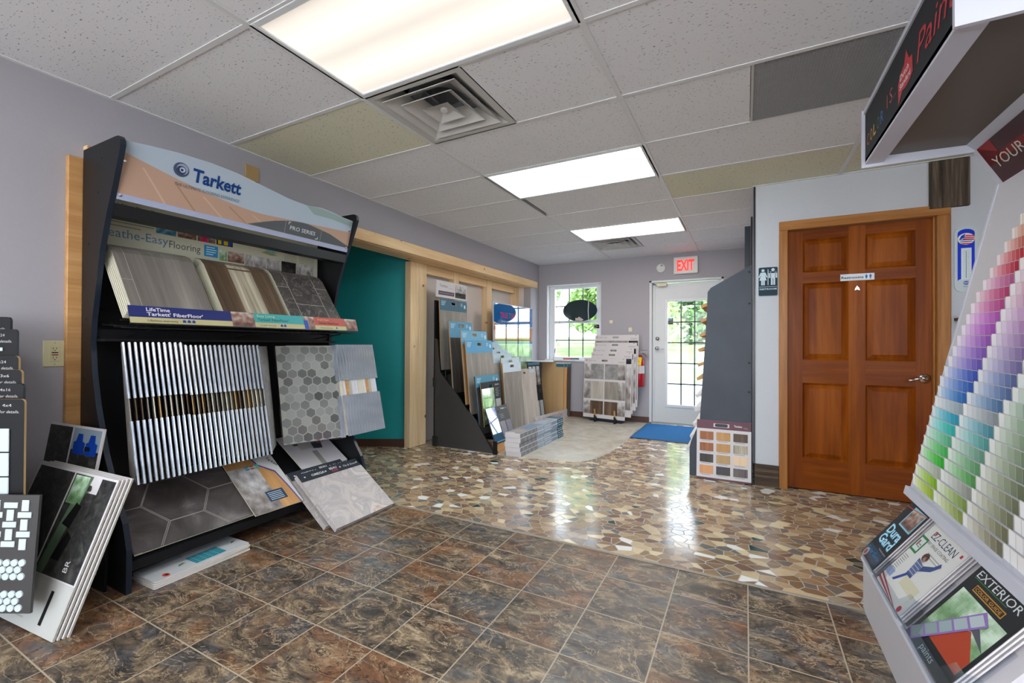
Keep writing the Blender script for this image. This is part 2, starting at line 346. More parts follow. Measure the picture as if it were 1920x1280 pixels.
def FR(O, U, V):        # local frame: x along U, y along V, z towards the viewer
    U = Vector(U).normalized(); V = Vector(V); N = U.cross(V).normalized(); V = N.cross(U)
    m = Matrix((U, V, N)).transposed().to_4x4(); m.translation = Vector(O); return m
def struct(o): o['kind'] = 'structure'; return o
def ray(u, v): return FW+XC*((u-960)/F_PX)-YC*((v-640)/F_PX)
def atX(u, v, x): r = ray(u, v); return CAM+r*((x-CAM.x)/r.x)
def atY(u, v, y): r = ray(u, v); return CAM+r*((y-CAM.y)/r.y)
def atZ(u, v, z=0): r = ray(u, v); return CAM+r*((z-CAM.z)/r.z)
def proj(p):
    d = Vector(p)-CAM; z = d.dot(FW); return 960+F_PX*d.dot(XC)/z, 640-F_PX*d.dot(YC)/z
def slab(mb, w, h, t, m, hole=None, me=None, x0=0, y0=0, c=None):      # board body in local frame, front face z=0, optional oval hand slot
    if hole is None: return mb.box(x0, y0, -t, x0+w, y0+h, 0, m, c)
    hx, hy, hw, hh = hole; n = 8; r = hh/2
    ring = [(hx+hw/2-r+r*math.cos(a), hy+r*math.sin(a)) for a in [(-.5+i/n)*math.pi for i in range(n+1)]]+[(hx-hw/2+r+r*math.cos(a), hy+r*math.sin(a)) for a in [(.5+i/n)*math.pi for i in range(n+1)]]
    outer = [(x0+w, y0), (x0+w, y0+h), (x0, y0+h), (x0, y0)]
    for z, rev in ((0, False), (-t, True)):
        right = [(hx, hy-r)]+ring[:n+1]+[(hx, hy+r)]; left = [(hx, hy+r)]+ring[n+1:]+[(hx, hy-r)]
        A = [(hx, y0), (x0+w, y0), (x0+w, y0+h), (hx, y0+h)]+right[::-1]; B = [(hx, y0+h), (x0, y0+h), (x0, y0), (hx, y0)]+left[::-1]
        for P_ in (A, B):
            q = [(x, y, z) for x, y in P_]; mb.face(q[::-1] if rev else q, m, c)
    o4 = outer
    for i in range(4): a, b = o4[i], o4[(i+1) % 4]; mb.face([(*a, -t), (*b, -t), (*b, 0), (*a, 0)], me or m, c)
    for i in range(len(ring)): a, b = ring[i], ring[(i+1) % len(ring)]; mb.face([(*a, 0), (*b, 0), (*b, -t), (*a, -t)], me or m, c)
    return mb
def board(name, label, cat, fr, w, h, t, m, draw=None, hole=None, group=None, me=None, c=None, part='panel'):
    T = thing(name, label, cat, fr, group); slab(MB(), w, h, t, m, hole, me, c=c).build(part, T)
    if draw: a = MB(); draw(a); a.build('printed_face', T)
    return T

# ================================================================= SETTING
H = 2.431; BY = 5.53; DY = 3.03; XA, XB, XCc = 1.2, 2.41, 3.62; RW = .6096; RX = 5.4; RY = -4.3
mb = MB(); mb.face([(-2.1, RY, 0), (RX, RY, 0), (RX, 1.31, 0), (-2.1, 1.31, 0)], 'slate_floor')
mb.box(-2.1, 1.31, -.05, RX, BY, .006, 'mosaic_floor'); mb.face([(-2.1, RY, -.05), (RX, RY, -.05), (RX, BY, -.05), (-2.1, BY, -.05)], 'plenum')
struct(mb.build('floor'))
mb = MB(); mb.box(-2.1, 1.302, 0, RX, 1.312, .0068, 'edge_strip'); struct(mb.build('trim_1'))
# pale sheet vinyl area with a curved edge
cv = [(1.762, 4.35), (1.75, 3.8), (1.735, 3.45), (1.66, 3.13), (1.56, 2.99), (1.456, 2.945), (1.243, 2.924), (1.0, 2.87), (.6, 2.86), (-.25, 2.86), (-.25, BY), (1.762, BY)]
sm = []
for i in range(7):
    a, b = Vector(cv[i]), Vector(cv[i+1])
    for t in range(4): 
        p0 = Vector(cv[max(0, i-1)]); p3 = Vector(cv[i+2]); q = t/4
        sm.append(tuple(.5*((2*a)+(b-p0)*q+(2*p0-5*a+4*b-p3)*q*q+(3*a-3*b+p3-p0)*q**3)))
sm += cv[7:]
mb = MB(); mb.prism([(x, y, .006) for x, y in sm], (0, 0, .002), 'vinyl_floor'); o = mb.build('floor_vinyl'); o['kind'] = 'structure'
# --- walls
OZ = 2.06
mb = MB(); mb.box(-.12, RY, 0, 0, -.11, H, 'wall_paint'); mb.box(-.12, -.11, OZ, 0, 5.22, H, 'wall_paint'); mb.box(-.12, 5.22, 0, 0, BY, H, 'wall_paint')
mb.box(-.30, -.11, OZ, -.12, 5.22, OZ+.3, 'wall_paint'); mb.box(-.42, 2.80, 0, -.30, 5.3, OZ+.3, 'recess_paint'); mb.box(-.30, 5.22, 0, -.12, 5.3, OZ, 'recess_paint')
struct(mb.build('wall_left'))
g0, g1 = Vector((-.22, 2.735)), Vector((-2.1, 1.69)); gd = (g1-g0).normalized(); gn = Vector((gd.y, -gd.x))
if gn.y > 0: gn = -gn
gn = Vector((.485, -.875))
mb = MB(); mb.prism([(*g0, 0), (*g1, 0), (*(g1-gn*.08), 0), (*(g0-gn*.08), 0)], (0, 0, H), 'teal_paint'); struct(mb.build('wall_teal'))
mb = MB(); mb.prism([(*(g0), 0.006), (*g1, 0.006), (*(g1+gn*.012), .006), (*(g0+gn*.012), .006)], (0, 0, .085), 'brown_base'); struct(mb.build('baseboard_teal'))
mb = MB(); mb.box(-2.15, -.4, 0, -2.05, 1.75, H, 'teal_paint'); mb.box(-2.1, -.5, 0, -.12, -.4, H, 'teal_paint'); struct(mb.build('wall_alcove'))
# back wall with window and door openings
WX0, WX1, WZ0, WZ1 = .142, 1.04, .885, 2.088
DX0, DX1, DZ1 = 1.757, 2.735, 2.062
mb = MB()
Z9 = H+.02
for a in ((-.4, 0, WX0, Z9), (WX0, 0, WX1, WZ0), (WX0, WZ1, WX1, Z9), (WX1, 0, DX0, Z9), (DX0, DZ1, DX1, Z9), (DX1, 0, 3.2, Z9)):
    mb.box(a[0], BY, a[1], a[2], BY+.19, a[3], 'wall_paint')
struct(mb.build('wall_back'))
mb = MB(); mb.box(3.06, DY+.12, 0, 3.18, BY, H, 'wall_paint'); struct(mb.build('wall_passage'))
CX0, CX1, CZ = 3.288, 4.172, 2.045
mb = MB()
for a in ((3.06, 0, CX0-.03, H), (CX0-.03, CZ+.03, CX1+.03, H), (CX1+.03, 0, RX, H)): mb.box(a[0], DY, a[1], a[2], DY+.12, a[3], 'side_wall_paint')
struct(mb.build('wall_restroom'))
mb = MB(); mb.box(CX0-.2, DY+.9, 0, CX1+.2, DY+1, H, 'recess_paint'); struct(mb.build('wall_restroom_inner'))
mb = MB(); mb.box(RX, RY, 0, RX+.12, DY+.12, H, 'side_wall_paint'); struct(mb.build('wall_right'))
mb = MB()          # unseen street front behind the viewer; open bays added to admit sky light
mb.box(-.12, RY-.15, 0, RX, RY, .35, 'wall_paint'); mb.box(-.12, RY-.15, 2.3, RX, RY, H, 'wall_paint')
for x in (-.12, 1.24, 2.6, 3.96, RX-.1): mb.box(x, RY-.12, .35, x+.1, RY-.04, 2.3, 'white_trim')
struct(mb.build('wall_front'))
mb = MB(); mb.box(-.4, RY-.3, H+.42, RX+.3, BY+.3, H+.5, 'plenum'); mb.box(-2.4, -.6, H+.42, -.4, 3, H+.5, 'plenum'); 
mb.box(-.4, BY+.0, H+.02, RX+.3, BY+.2, H+.45, 'plenum'); mb.box(-.4, RY-.3, H, RX+.3, RY-.15, H+.45, 'plenum'); mb.box(RX+.12, RY-.3, H, RX+.3, BY+.2, H+.45, 'plenum'); mb.box(-.42, RY-.3, H, -.3, BY+.2, H+.45, 'plenum')
mb.box(3.06, BY-.1, 0, RX+.2, BY, H+.4, 'plenum'); struct(mb.build('roof'))
mb = MB(); mb.box(-2.15, -.45, OZ+.25, -.12, 2.9, OZ+.3, 'recess_paint'); struct(mb.build('ceiling_alcove'))
# --- ceiling tiles and grid
cols = [(0, XA), (XA, XB), (XB, XCc), (XCc, 4.83), (4.83, RX)]; J0, J1 = -7, 9
skip = {(1, 0), (1, 3), (1, 6), (1, -3), (1, -6), (3, -3), (3, -6)}
vents = {(1, 1), (1, 7)}
cream = {(0, 1), (2, 4), (3, 4), (3, 3), (2, -2)}
mb = MB()
for ci, (a, b) in enumerate(cols):
    for j in range(J0, J1+1):
        y0, y1 = j*RW, min((j+1)*RW, BY)
        if a >= 3.0 and y0 > DY: continue
        if ci == 2 and y0 > DY-.02: b2 = 3.06
        else: b2 = b
        if (ci, j) in skip: continue
        mt = 'ceiling_tile_cream' if (ci, j) in cream else 'ceiling_tile'
        x0, x1, ya, yb = a, b2, y0, y1
        if (ci, j) in vents: x0 = a+.61
        if (ci, j) == (2, 2): x1 = 3.015
        if (ci, j) == (1, 4): x0 += .045; 
        if (ci, j) == (1, 5): y0 += .0
        mb.box(x0+.003, ya+.003, H, x1-.003, yb-.003, H+.015, mt)
struct(mb.build('ceiling'))
ti = 2
for j in range(J0, J1+1):
    y = j*RW; x1 = RX if y < DY else 3.06
    mb = MB(); mb.box(0, y-.012, H-.004, x1, y+.012, H-.0005, 'grid_white'); mb.box(0, y-.002, H, x1, y+.002, H+.03, 'grid_white'); struct(mb.build('trim_%d' % ti)); ti += 1
for x in (XA, XB, XCc, 4.83):
    y1 = BY if x < 3 else DY
    mb = MB(); mb.box(x-.013, RY, H-.006, x+.013, y1, H-.001, 'grid_white'); mb.box(x-.002, RY, H, x+.002, y1, H+.03, 'grid_white'); struct(mb.build('trim_%d' % ti)); ti += 1
mb = MB(); mb.box(0, RY, H-.005, .02, BY, H, 'grid_white'); mb.box(0, BY-.02, H-.005, 3.06, BY, H, 'grid_white'); mb.box(3.04, DY-.0, H-.005, 3.06, BY, H, 'grid_white'); mb.box(3.04, DY-.02, H-.005, RX, DY, H, 'grid_white'); struct(mb.build('trim_%d' % ti)); ti += 1
# --- baseboards
mb = MB(); mb.box(0, BY-.012, 0, DX0-.0, BY, .09, 'brown_base'); struct(mb.build('baseboard_back'))
mb = MB(); mb.bbox(3.058, DY-.02, 0, CX0-.059, DY, .178, 'barnwood_h', .003); mb.bbox(CX1+.075, DY-.02, 0, RX, DY, .178, 'barnwood_h', .003); struct(mb.build('baseboard_restroom'))
mb = MB(); mb.box(3.05, DY-.004, .178, 3.064, DY+.13, H, 'black_edge'); struct(mb.build('trim_%d' % ti)); ti += 1
# --- window in back wall
T = thing('window_1', None, None, (WX0, BY, WZ0)); T['kind'] = 'structure'
def part(nm, mb, T): return mb.build(nm, T)
Wd, Hd = WX1-WX0, WZ1-WZ0
mb = MB(); mb.box(-.001, .0, 0, .012, .11, Hd, 'white_trim'); mb.box(Wd-.012, 0, 0, Wd+.001, .11, Hd, 'white_trim'); mb.box(0, 0, Hd-.012, Wd, .11, Hd, 'white_trim'); mb.box(-.02, -.02, -.012, Wd+.02, .11, .012, 'white_trim'); part('window_reveal', mb, T)
mb = MB(); fy = .10
mb.bbox(.012, fy, .012, .10, fy+.08, Hd-.012, 'white_trim', .004); mb.bbox(Wd-.10, fy, .012, Wd-.012, fy+.08, Hd-.012, 'white_trim', .004); mb.bbox(.1, fy, Hd-.06, Wd-.1, fy+.08, Hd-.012, 'white_trim', .004); mb.bbox(.1, fy, .012, Wd-.1, fy+.08, .05, 'white_trim', .004)
mb.bbox(.1, fy-.01, .59, Wd-.1, fy+.05, .63, 'white_trim', .004); part('window_frame', mb, T)
mb = MB()
for q in (1, 2):
    x = .1+(Wd-.2)*q/3; mb.box(x-.009, fy+.04, .05, x+.009, fy+.05, Hd-.06, 'muntin')
for z in (.32, .865): mb.box(.1, fy+.04, z-.009, Wd-.1, fy+.05, z+.009, 'muntin')
part('muntins', mb, T)
mb = MB(); mb.face([(.1, fy+.055, .05), (Wd-.1, fy+.055, .05), (Wd-.1, fy+.055, Hd-.06), (.1, fy+.055, Hd-.06)], 'window_glass'); part('window_pane', mb, T)
# --- glazed exterior door
T = thing('door_1', None, None, (DX0, BY, 0)); T['kind'] = 'structure'; W = DX1-DX0
mb = MB()
for x0, x1 in ((0, .035), (W-.035, W)): mb.bbox(x0, .0, 0, x1, .14, DZ1, 'door_white', .004)
mb.bbox(0, 0, DZ1-.03, W, .14, DZ1, 'door_white', .004); mb.bbox(.035, .07, 0, .07, .12, DZ1-.03, 'door_white', .003); mb.bbox(W-.07, .07, 0, W-.035, .12, DZ1-.03, 'door_white', .003); part('door_frame', mb, T)
mb = MB(); gx0, gx1, gz0, gz1 = 2.002-DX0, 2.54-DX0, .283, 1.757; d0, d1 = .065, .913; yf = .075
for a in ((d0, .02, gx0, 2.02), (gx1, .02, d1, 2.02), (gx0, .02, gx1, gz0), (gx0, gz1, gx1, 2.02)): mb.box(a[0], yf, a[1], a[2], yf+.045, a[3], 'door_white')
part('door_leaf', mb, T)
mb = MB()
for a in ((gx0-.04, gz0-.04, gx0, gz1+.04), (gx1, gz0-.04, gx1+.04, gz1+.04), (gx0, gz0-.04, gx1, gz0), (gx0, gz1, gx1, gz1+.04)): mb.bbox(a[0], yf-.012, a[1], a[2], yf, a[3], 'white_trim', .004)
part('glazing_bead', mb, T)
mb = MB()
for q in (1, 2): x = gx0+(gx1-gx0)*q/3; mb.box(x-.009, yf+.018, gz0, x+.009, yf+.026, gz1, 'muntin')
for q in (1, 2, 3, 4): z = gz0+(gz1-gz0)*q/5; mb.box(gx0, yf+.018, z-.009, gx1, yf+.026, z+.009, 'muntin')
part('muntins', mb, T)
mb = MB(); mb.face([(gx0, yf+.03, gz0), (gx1, yf+.03, gz0), (gx1, yf+.03, gz1), (gx0, yf+.03, gz1)], 'window_glass'); part('door_glass', mb, T)
mb = MB(); mb.cyl((.105, yf, 1.225), (.105, yf-.012, 1.225), .028, 'chrome', 16); mb.cyl((.105, yf-.012, 1.225), (.105, yf-.022, 1.225), .016, 'chrome', 12); smooth(part('deadbolt', mb, T))
mb = MB(); mb.lathe([(0, 0), (.03, .0), (.03, .012), (.013, .018), (.013, .035), (.026, .05), (.026, .062), (0, .068)], (.105, yf, 1.085), (0, -1, 0), 'chrome', 18); mb.cyl((.105, yf-.05, 1.085), (.20, yf-.05, 1.075), .007, 'chrome', 8); smooth(part('door_handle', mb, T))
mb = MB(); mb.bbox(.10, -.005, 1.975, .24, .05, 2.022, 'cream_plastic', .004); mb.tube([(.10, .02, 2.0), (.045, .03, 2.01)], .008, 'steel', 6); part('door_closer', mb, T)
mb = MB(); mb.box(.0, .0, .006, W, .19, .02, 'steel'); part('threshold', mb, T)
mb = MB(); mb.box(gx0+.002, yf+.028, 1.43, gx0+.07, yf+.0295, 1.52, 'printed', lin('3a3a38')); mb.box(gx0+.006, yf+.0275, 1.45, gx0+.06, yf+.028, 1.475, 'printed', lin('d07030')); mb.box(gx0+.006, yf+.0275, 1.485, gx0+.06, yf+.028, 1.51, 'printed', lin('66aab8')); part('door_sticker', mb, T)
# --- restroom door
T = thing('door_2', None, None, (CX0, DY, 0)); T['kind'] = 'structure'; W = CX1-CX0; cw = .06
mb = MB()
mb.bbox(-cw, -.018, 0, 0, 0, CZ+.0, 'oak_casing', .004); mb.bbox(W, -.018, 0, W+cw+.012, 0, CZ, 'oak_casing', .004); mb.bbox(-cw, -.018, CZ, W+cw+.012, 0, CZ+.07, 'oak_casing_h', .004)
mb.box(-.02, 0, 0, 0, .12, CZ, 'oak_casing'); mb.box(W, 0, 0, W+.02, .12, CZ, 'oak_casing'); mb.box(-.02, 0, CZ, W+.02, .12, CZ+.02, 'oak_casing_h')
mb.bbox(W-.012, .02, 0, W, .05, CZ, 'oak_casing', .003); part('door_casing', mb, T)
X0, X1 = .004, W-.012; ys = .045; r0, r1 = .012, CZ-.004
PX = ((3.391-CX0, 3.684-CX0), (3.785-CX0, 4.072-CX0)); PZ = ((.252, .843), (1.025, 1.626), (1.71, 1.97))
mb = MB()          # stiles and rails
for a, b in ((X0, PX[0][0]), (PX[0][1], PX[1][0]), (PX[1][1], X1)): mb.box(a, ys, r0, b, ys+.035, r1, 'door_wood')
part('door_stile', mb, T)
mb = MB(); zz = [r0]+[z for p in PZ for z in p]+[r1]
for q in range(0, 8, 2):
    for a, b in PX: mb.box(a, ys, zz[q], b, ys+.035, zz[q+1], 'door_wood_h')
part('door_rail', mb, T)
for a, b in PX:
    for z0, z1 in PZ:
        mb = MB(); i1, i2 = .014, .045; y_ = ys+.016
        def ring(x0, z0_, x1, z1_, y): return [(x0, y, z0_), (x1, y, z0_), (x1, y, z1_), (x0, y, z1_)]
        rs = [ring(a, z0, b, z1, ys), ring(a+i1, z0+i1, b-i1, z1-i1, y_), ring(a+i2, z0+i2, b-i2, z1-i2, ys+.003)]
        for u_, v_ in zip(rs, rs[1:]):
            for q in range(4): mb.face([u_[q], u_[(q+1) % 4], v_[(q+1) % 4], v_[q]], 'door_wood')
        mb.face(rs[2], 'door_wood'); mb.box(a, ys+.02, z0, b, ys+.03, z1, 'door_wood'); part('door_panel', mb, T)
mb = MB(); mb.lathe([(0, 0), (.034, 0), (.034, .008), (.02, .014), (.012, .02), (.012, .05), (0, .055)], (4.12-CX0, ys, .906), (0, -1, 0), 'chrome', 24)
mb.tube([(4.12-CX0, ys-.045, .906), (4.09-CX0, ys-.05, .912), (4.05-CX0, ys-.05, .896), (4.02-CX0, ys-.048, .89)], .0085, 'chrome', 8); smooth(part('door_handle', mb, T))
mb = MB(); mb.box(-.02, .05, 0, W+.02, .12, .006, 'brown_base'); part('threshold', mb, T)

# ================================================================= OUTSIDE
mb = MB()
ground = [(-60, BY+.19), (60, BY+.19)]
def strip(name, y0, z0, y1, z1, mt):
    mb = MB(); mb.face([(-90, y0, z0), (90, y0, z0), (90, y1, z1), (-90, y1, z1)], mt); struct(mb.build(name))
strip('lot_ground', BY+.19, -.03, 14.5, -.12, 'gravel'); strip('verge_ground', 14.5, -.12, 24, -.10, 'grass'); strip('road_ground', 24, -.10, 30, -.06, 'asphalt'); strip('field_ground', 30, -.06, 46, 1.1, 'grass'); strip('far_ground', 46, 1.1, 220, 5, 'grass')
def tree(name, label, x, y, z, h, r, mt, n=2600, seed=1, low=.25, group=None):
    rnd = random.Random(seed); T = thing(name, label, 'tree', (x, y, z), group)
    mb = MB(); mb.cyl((0, 0, 0), (0, 0, h*.75), r*.06, 'bark', 8, r*.03)
    for q in range(6): a = rnd.random()*6.28; mb.cyl((0, 0, h*(.3+.06*q)), (math.cos(a)*r*.6, math.sin(a)*r*.6, h*(.45+.08*q)), r*.025, 'bark', 6, r*.01)
    mb.build('trunk', T); mb = MB(); blobs = [(rnd.uniform(-.55, .55)*r, rnd.uniform(-.55, .55)*r, h*rnd.uniform(low+.15, .88), r*rnd.uniform(.35, .6)) for _ in range(16)]
    for q in range(n):
        bx, by, bz, br = rnd.choice(blobs); d = Vector((rnd.gauss(0, 1), rnd.gauss(0, 1), rnd.gauss(0, 1))).normalized()*br*rnd.uniform(.55, 1.05)
        p = Vector((bx, by, bz))+d; s = r*.06*rnd.uniform(.6, 1.5); a = Vector((rnd.gauss(0, 1), rnd.gauss(0, 1), rnd.gauss(0, 1))).normalized(); b = a.orthogonal().normalized(); 
        mb.face([p-a*s, p-b*s*.6, p+a*s, p+b*s*.6], mt)
    mb.build('foliage', T)
tree('leafy_tree', 'broad green tree in front of the glazed door, nearest of the trees', -6.5, 36, .2, 11.5, 5.5, 'leaf_green', 7500, 3, .02)
tree('leafy_tree', 'pale leafy tree seen in the right half of the window', -21, 46, 1, 13, 5.5, 'leaf_pale', 6500, 4, .05)
tree('leafy_tree', 'dark tree at the right side of the glazed door', 1.0, 52, 1.2, 12, 6, 'leaf_dark', 5500, 5, .0)
tree('leafy_tree', 'distant tree beside the left edge of the glazed door', -13.0, 56, 1.3, 12, 6, 'leaf_green', 5500, 6, .0)
tree('small_tree', 'small young tree in the lower middle of the window', -25, 42, .9, 4.2, 1.6, 'leaf_green', 1000, 8, .1)
for i, (x, lb) in enumerate(((-32.5, 'low shrub at the foot of the pale house, left one'), (-24.0, 'low yellowish shrub by the small young tree'), (-16.5, 'low shrub below the pale leafy tree'))):
    rnd = random.Random(i); mb = MB()
    for q in range(500):
        d = Vector((rnd.gauss(0, 1), rnd.gauss(0, 1), abs(rnd.gauss(0, 1)))).normalized(); p = Vector((d.x*1.1, d.y*.7, d.z*.8)); a = Vector((rnd.gauss(0, 1), rnd.gauss(0, 1), rnd.gauss(0, 1))).normalized(); b = a.orthogonal(); mb.face([p-a*.12, p-b*.08, p+a*.12, p+b*.08], 'leaf_pale')
    mb.build('shrub', None, (x, 45, 1.0), label=lb, cat='shrub')
T = thing('house', 'pale blue house with grey roof across the road, seen through the window', 'house', (-37, 50, 1.3))
mb = MB(); mb.box(-7, 0, 0, 6, 8, 5.6, 'siding'); part('walls', mb, T)
mb = MB(); mb.prism([(-7.6, -.6, 5.5), (-7.6, 8.6, 5.5), (-7.6, 4, 8.4)], (14.2, 0, 0), 'roof_shingle'); part('roof', mb, T)
mb = MB(); mb.box(-7, -1.9, 0, 6, 0, .4, 'foundation'); mb.box(-7, -2.1, 2.7, 6, 0, 2.9, 'white_trim')
for x in (-6.6, -4, -1.3, 1.4, 4, 5.7): mb.box(x-.12, -1.9, .4, x+.12, -1.7, 2.7, 'white_trim')
part('porch', mb, T)
for x in (-5.3, -2.7, .1, 2.8, 4.8):
    for z in (1, 3.5): mb = MB(); mb.box(x-.5, -.05, z, x+.5, 0, z+1.3, 'window_dark'); mb.box(x-.6, -.04, z-.1, x+.6, -.01, z+1.4, 'white_trim'); part('house_window', mb, T)

# ================================================================= CEILING FITTINGS
diffuser('diffuser_warm', (1.0, .90, .76), LAMP*.58, .5*RW); diffuser('diffuser_cool', (.82, .95, 1.0), 6.5, 3.5*RW); diffuser('diffuser_pink', (1.0, .89, .84), 6.5, 6.5*RW)
REAR_FILL = 6.5  # strength of the unseen rear fixtures, added to fill the room with light
diffuser('fill_diffuser', (.97, .97, 1.0), REAR_FILL, -2.5*RW); diffuser('fill_diffuser_far', (.97, .97, 1.0), REAR_FILL, -5.5*RW)
def troffer(x0, x1, j, mt, label):
    T = thing('ceiling_light', label, 'light', (x0, j*RW, H), 'recessed fluorescent ceiling lights'); w_, d_ = x1-x0, RW
    mb = MB()
    for a in ((.0, 0, .03, d_), (w_-.03, 0, w_, d_), (.03, 0, w_-.03, .03), (.03, d_-.03, w_-.03, d_)): mb.bbox(a[0], a[1], -.006, a[2], a[3], .02, 'white_trim', .003)
    mb.box(0, 0, .02, w_, d_, .12, 'white_trim'); mb.build('light_frame', T)
    mb = MB(); yc = -(j*RW); z = H
    o = MB(); o.box(x0+.03, j*RW+.03, H+.002, x1-.03, j*RW+d_-.03, H+.008, mt); o.build('diffuser', T, (-x0, -j*RW, -H))
troffer(XA, XB, 0, 'diffuser_warm', 'large warm white ceiling light, nearest of the visible three')
troffer(XA, XB, 3, 'diffuser_cool', 'cool white ceiling light, middle one of the visible three')
troffer(XA, XB, 6, 'diffuser_pink', 'pinkish white ceiling light nearest the exit sign')
troffer(XA, XB, -3, 'fill_diffuser', 'added unseen fill light in the ceiling above and behind the viewer'); troffer(XA, XB, -6, 'fill_diffuser_far', 'added unseen fill light in the ceiling near the front openings, middle row')  # fixtures behind the viewer are unseen, added for fill light
troffer(XCc, 4.83, -3, 'fill_diffuser', 'added unseen fill light in the ceiling behind the viewer on the right side'); troffer(XCc, 4.83, -6, 'fill_diffuser_far', 'added unseen fill light in the ceiling near the front openings, right side')
def vent(j, label):
    T = thing('ceiling_vent', label, 'vent', (XA+.305, (j+.5)*RW, H), 'square ceiling air diffusers'); R = .302
    def fr(r0, z0, r1, z1, nm, t=.004):
        mb = MB()
        def rg(r, z): return [(-r, -r, z), (r, -r, z), (r, r, z), (-r, r, z)]
        for a, b in ((rg(r0, z0), rg(r1, z1)), (rg(r0, z0+t), rg(r1, z1+t))):
            for q in range(4): mb.face([a[q], a[(q+1) % 4], b[(q+1) % 4], b[q]], 'diffuser_metal')
        a, b = rg(r0, z0), rg(r0, z0+t)
        for q in range(4): mb.face([a[q], a[(q+1) % 4], b[(q+1) % 4], b[q]], 'diffuser_metal')
        mb.build(nm, T)
    fr(R, -.004, .265, -.004, 'flange'); fr(.265, -.004, .16, .075, 'collar')
    mb = MB(); mb.lathe([(.20, .06), (.125, .062), (.125, .2), (0, .2)], (0, 0, 0), (0, 0, 1), 'duct_dark', 28); mb.build('duct', T)
    mb = MB(); mb.box(-R, -R, .2, R, R, .21, 'plenum'); mb.build('plenum_box', T)
    for r0, r1 in ((.235, .135), (.165, .085)): fr(r0, -.010, r1, .05, 'louvre_ring')
    mb = MB(); r = .085; p = [(-r, -r, -.012), (r, -r, -.012), (r, r, -.012), (-r, r, -.012)]; q_ = [(x*.45, y*.45, .012) for x, y, z in p]
    for q in range(4): mb.face([p[q], p[(q+1) % 4], q_[(q+1) % 4], q_[q]], 'diffuser_metal')
    mb.face(q_, 'diffuser_metal'); mb.lathe([(0, .0), (.02, .002), (.02, .02)], (0, 0, -.002), (0, 0, 1), 'white_plastic', 12); mb.build('centre_cone', T)
    mb = MB()
    for a in (-1, 1):
        mb.tube([(a*.05, 0, .02), (a*.21, 0, .03)], .004, 'steel', 5); mb.tube([(0, a*.05, .02), (0, a*.21, .03)], .004, 'steel', 5)
    mb.build('support_clip', T)
vent(1, 'square ceiling air diffuser right beside the large warm light'); vent(7, 'small-looking ceiling air diffuser next to the pinkish light')
T = thing('return_grille', 'grey egg-crate return air grille in the ceiling above the restroom door', 'vent', (3.015, 2*RW, H)); mb = MB(); W = XCc-3.015
mb.box(0, 0, -.003, W, .012, .012, 'diffuser_metal'); mb.box(0, RW-.012, -.003, W, RW, .012, 'diffuser_metal'); mb.box(0, 0, -.003, .012, RW, .012, 'diffuser_metal'); mb.box(W-.012, 0, -.003, W, RW, .012, 'diffuser_metal'); mb.build('grille_frame', T)
mb = MB(); n = 46
for i in range(1, n): x = W*i/n; mb.box(x-.0017, .01, 0, x+.0017, RW-.01, .010, 'grille_grey')
for i in range(1, n): y = RW*i/n; mb.box(.01, y-.0017, 0, W-.01, y+.0017, .010, 'grille_grey')
mb.build('egg_crate', T); mb = MB(); mb.box(0, 0, .03, W, RW, .035, 'filter_dark'); mb.build('filter', T)

# ================================================================= WALL ITEMS, BACK WALL
T = thing('exit_sign', 'white exit sign with red letters above the glazed door', 'sign', FR(Vector((2.095, 5.48, 2.13)), (1, 0, 0), (0, 0, 1)))
mb = MB(); mb.bbox(0, 0, -.05, .318, .235, 0, 'white_plastic', .006); mb.build('sign_body', T)
plain('exit_red', 'ff1a10', .4, emit=1.3)
mb = MB(); mb.text('EXIT', .159, .045, .205, 'ff2010', 2, 'C', bold=.035, m='exit_red', w=.225); mb.build('lettering', T)
T = thing('smoke_alarm', 'round white alarm on the wall left of the exit sign', 'alarm', (1.921, BY-.0, 2.235)); mb = MB(); mb.lathe([(.066, 0), (.066, .02), (.058, .03), (0, .032)], (0, 0, 0), (0, -1, 0), 'white_plastic', 28); smooth(mb.build('alarm_body', T)); mb = MB(); mb.cyl((.012, -.03, .03), (.012, -.036, .03), .010, 'black_plastic', 10); mb.build('sounder', T)
mb = MB(); mb.cyl((0, 0, 0), (0, -.008, 0), .028, 'cream_plastic', 20); mb.build('wall_disc', None, (1.20, BY, 1.48), label='small round cream disc on the back wall right of the window', cat='roundel')  # plain pale disc set on the wall
mb = MB(); mb.box(0, -.004, 0, .05, 0, .06, 'cream_plastic'); mb.build('wall_sticker', None, (1.46, BY, 1.33), label='small yellowish tag on the wall just above the white sample boards', cat='sticker')
# fire extinguisher
ex = Vector((1.645, BY-.095, .535)); T = thing('fire_extinguisher', 'red fire extinguisher hanging on the back wall beside the glazed door', 'fire extinguisher', ex)
mb = MB(); mb.lathe([(0, 0), (.055, 0), (.062, .012), (.062, .36), (.052, .40), (.03, .425), (.022, .44), (.022, .455)], (0, 0, 0), (0, 0, 1), 'red_paint', 26); smooth(mb.build('cylinder', T))
mb = MB(); mb.lathe([(.063, .19), (.063, .30)], (0, 0, 0), (0, 0, 1), 'white_card', 26); smooth(mb.build('label_band', T))
mb = MB(); mb.cyl((0, 0, .455), (0, 0, .49), .02, 'steel', 12); mb.cyl((-.02, 0, .475), (.03, 0, .475), .012, 'steel', 8); mb.build('valve', T)
mb = MB(); mb.box(-.01, -.012, .49, .10, .012, .497, 'steel'); mb.tube([(0, 0, .50), (.05, 0, .525), (.11, 0, .52)], .009, 'chrome', 6); mb.tube([(.0, 0, .49), (.06, 0, .47), (.1, 0, .43)], .008, 'chrome', 6); mb.build('handle', T)
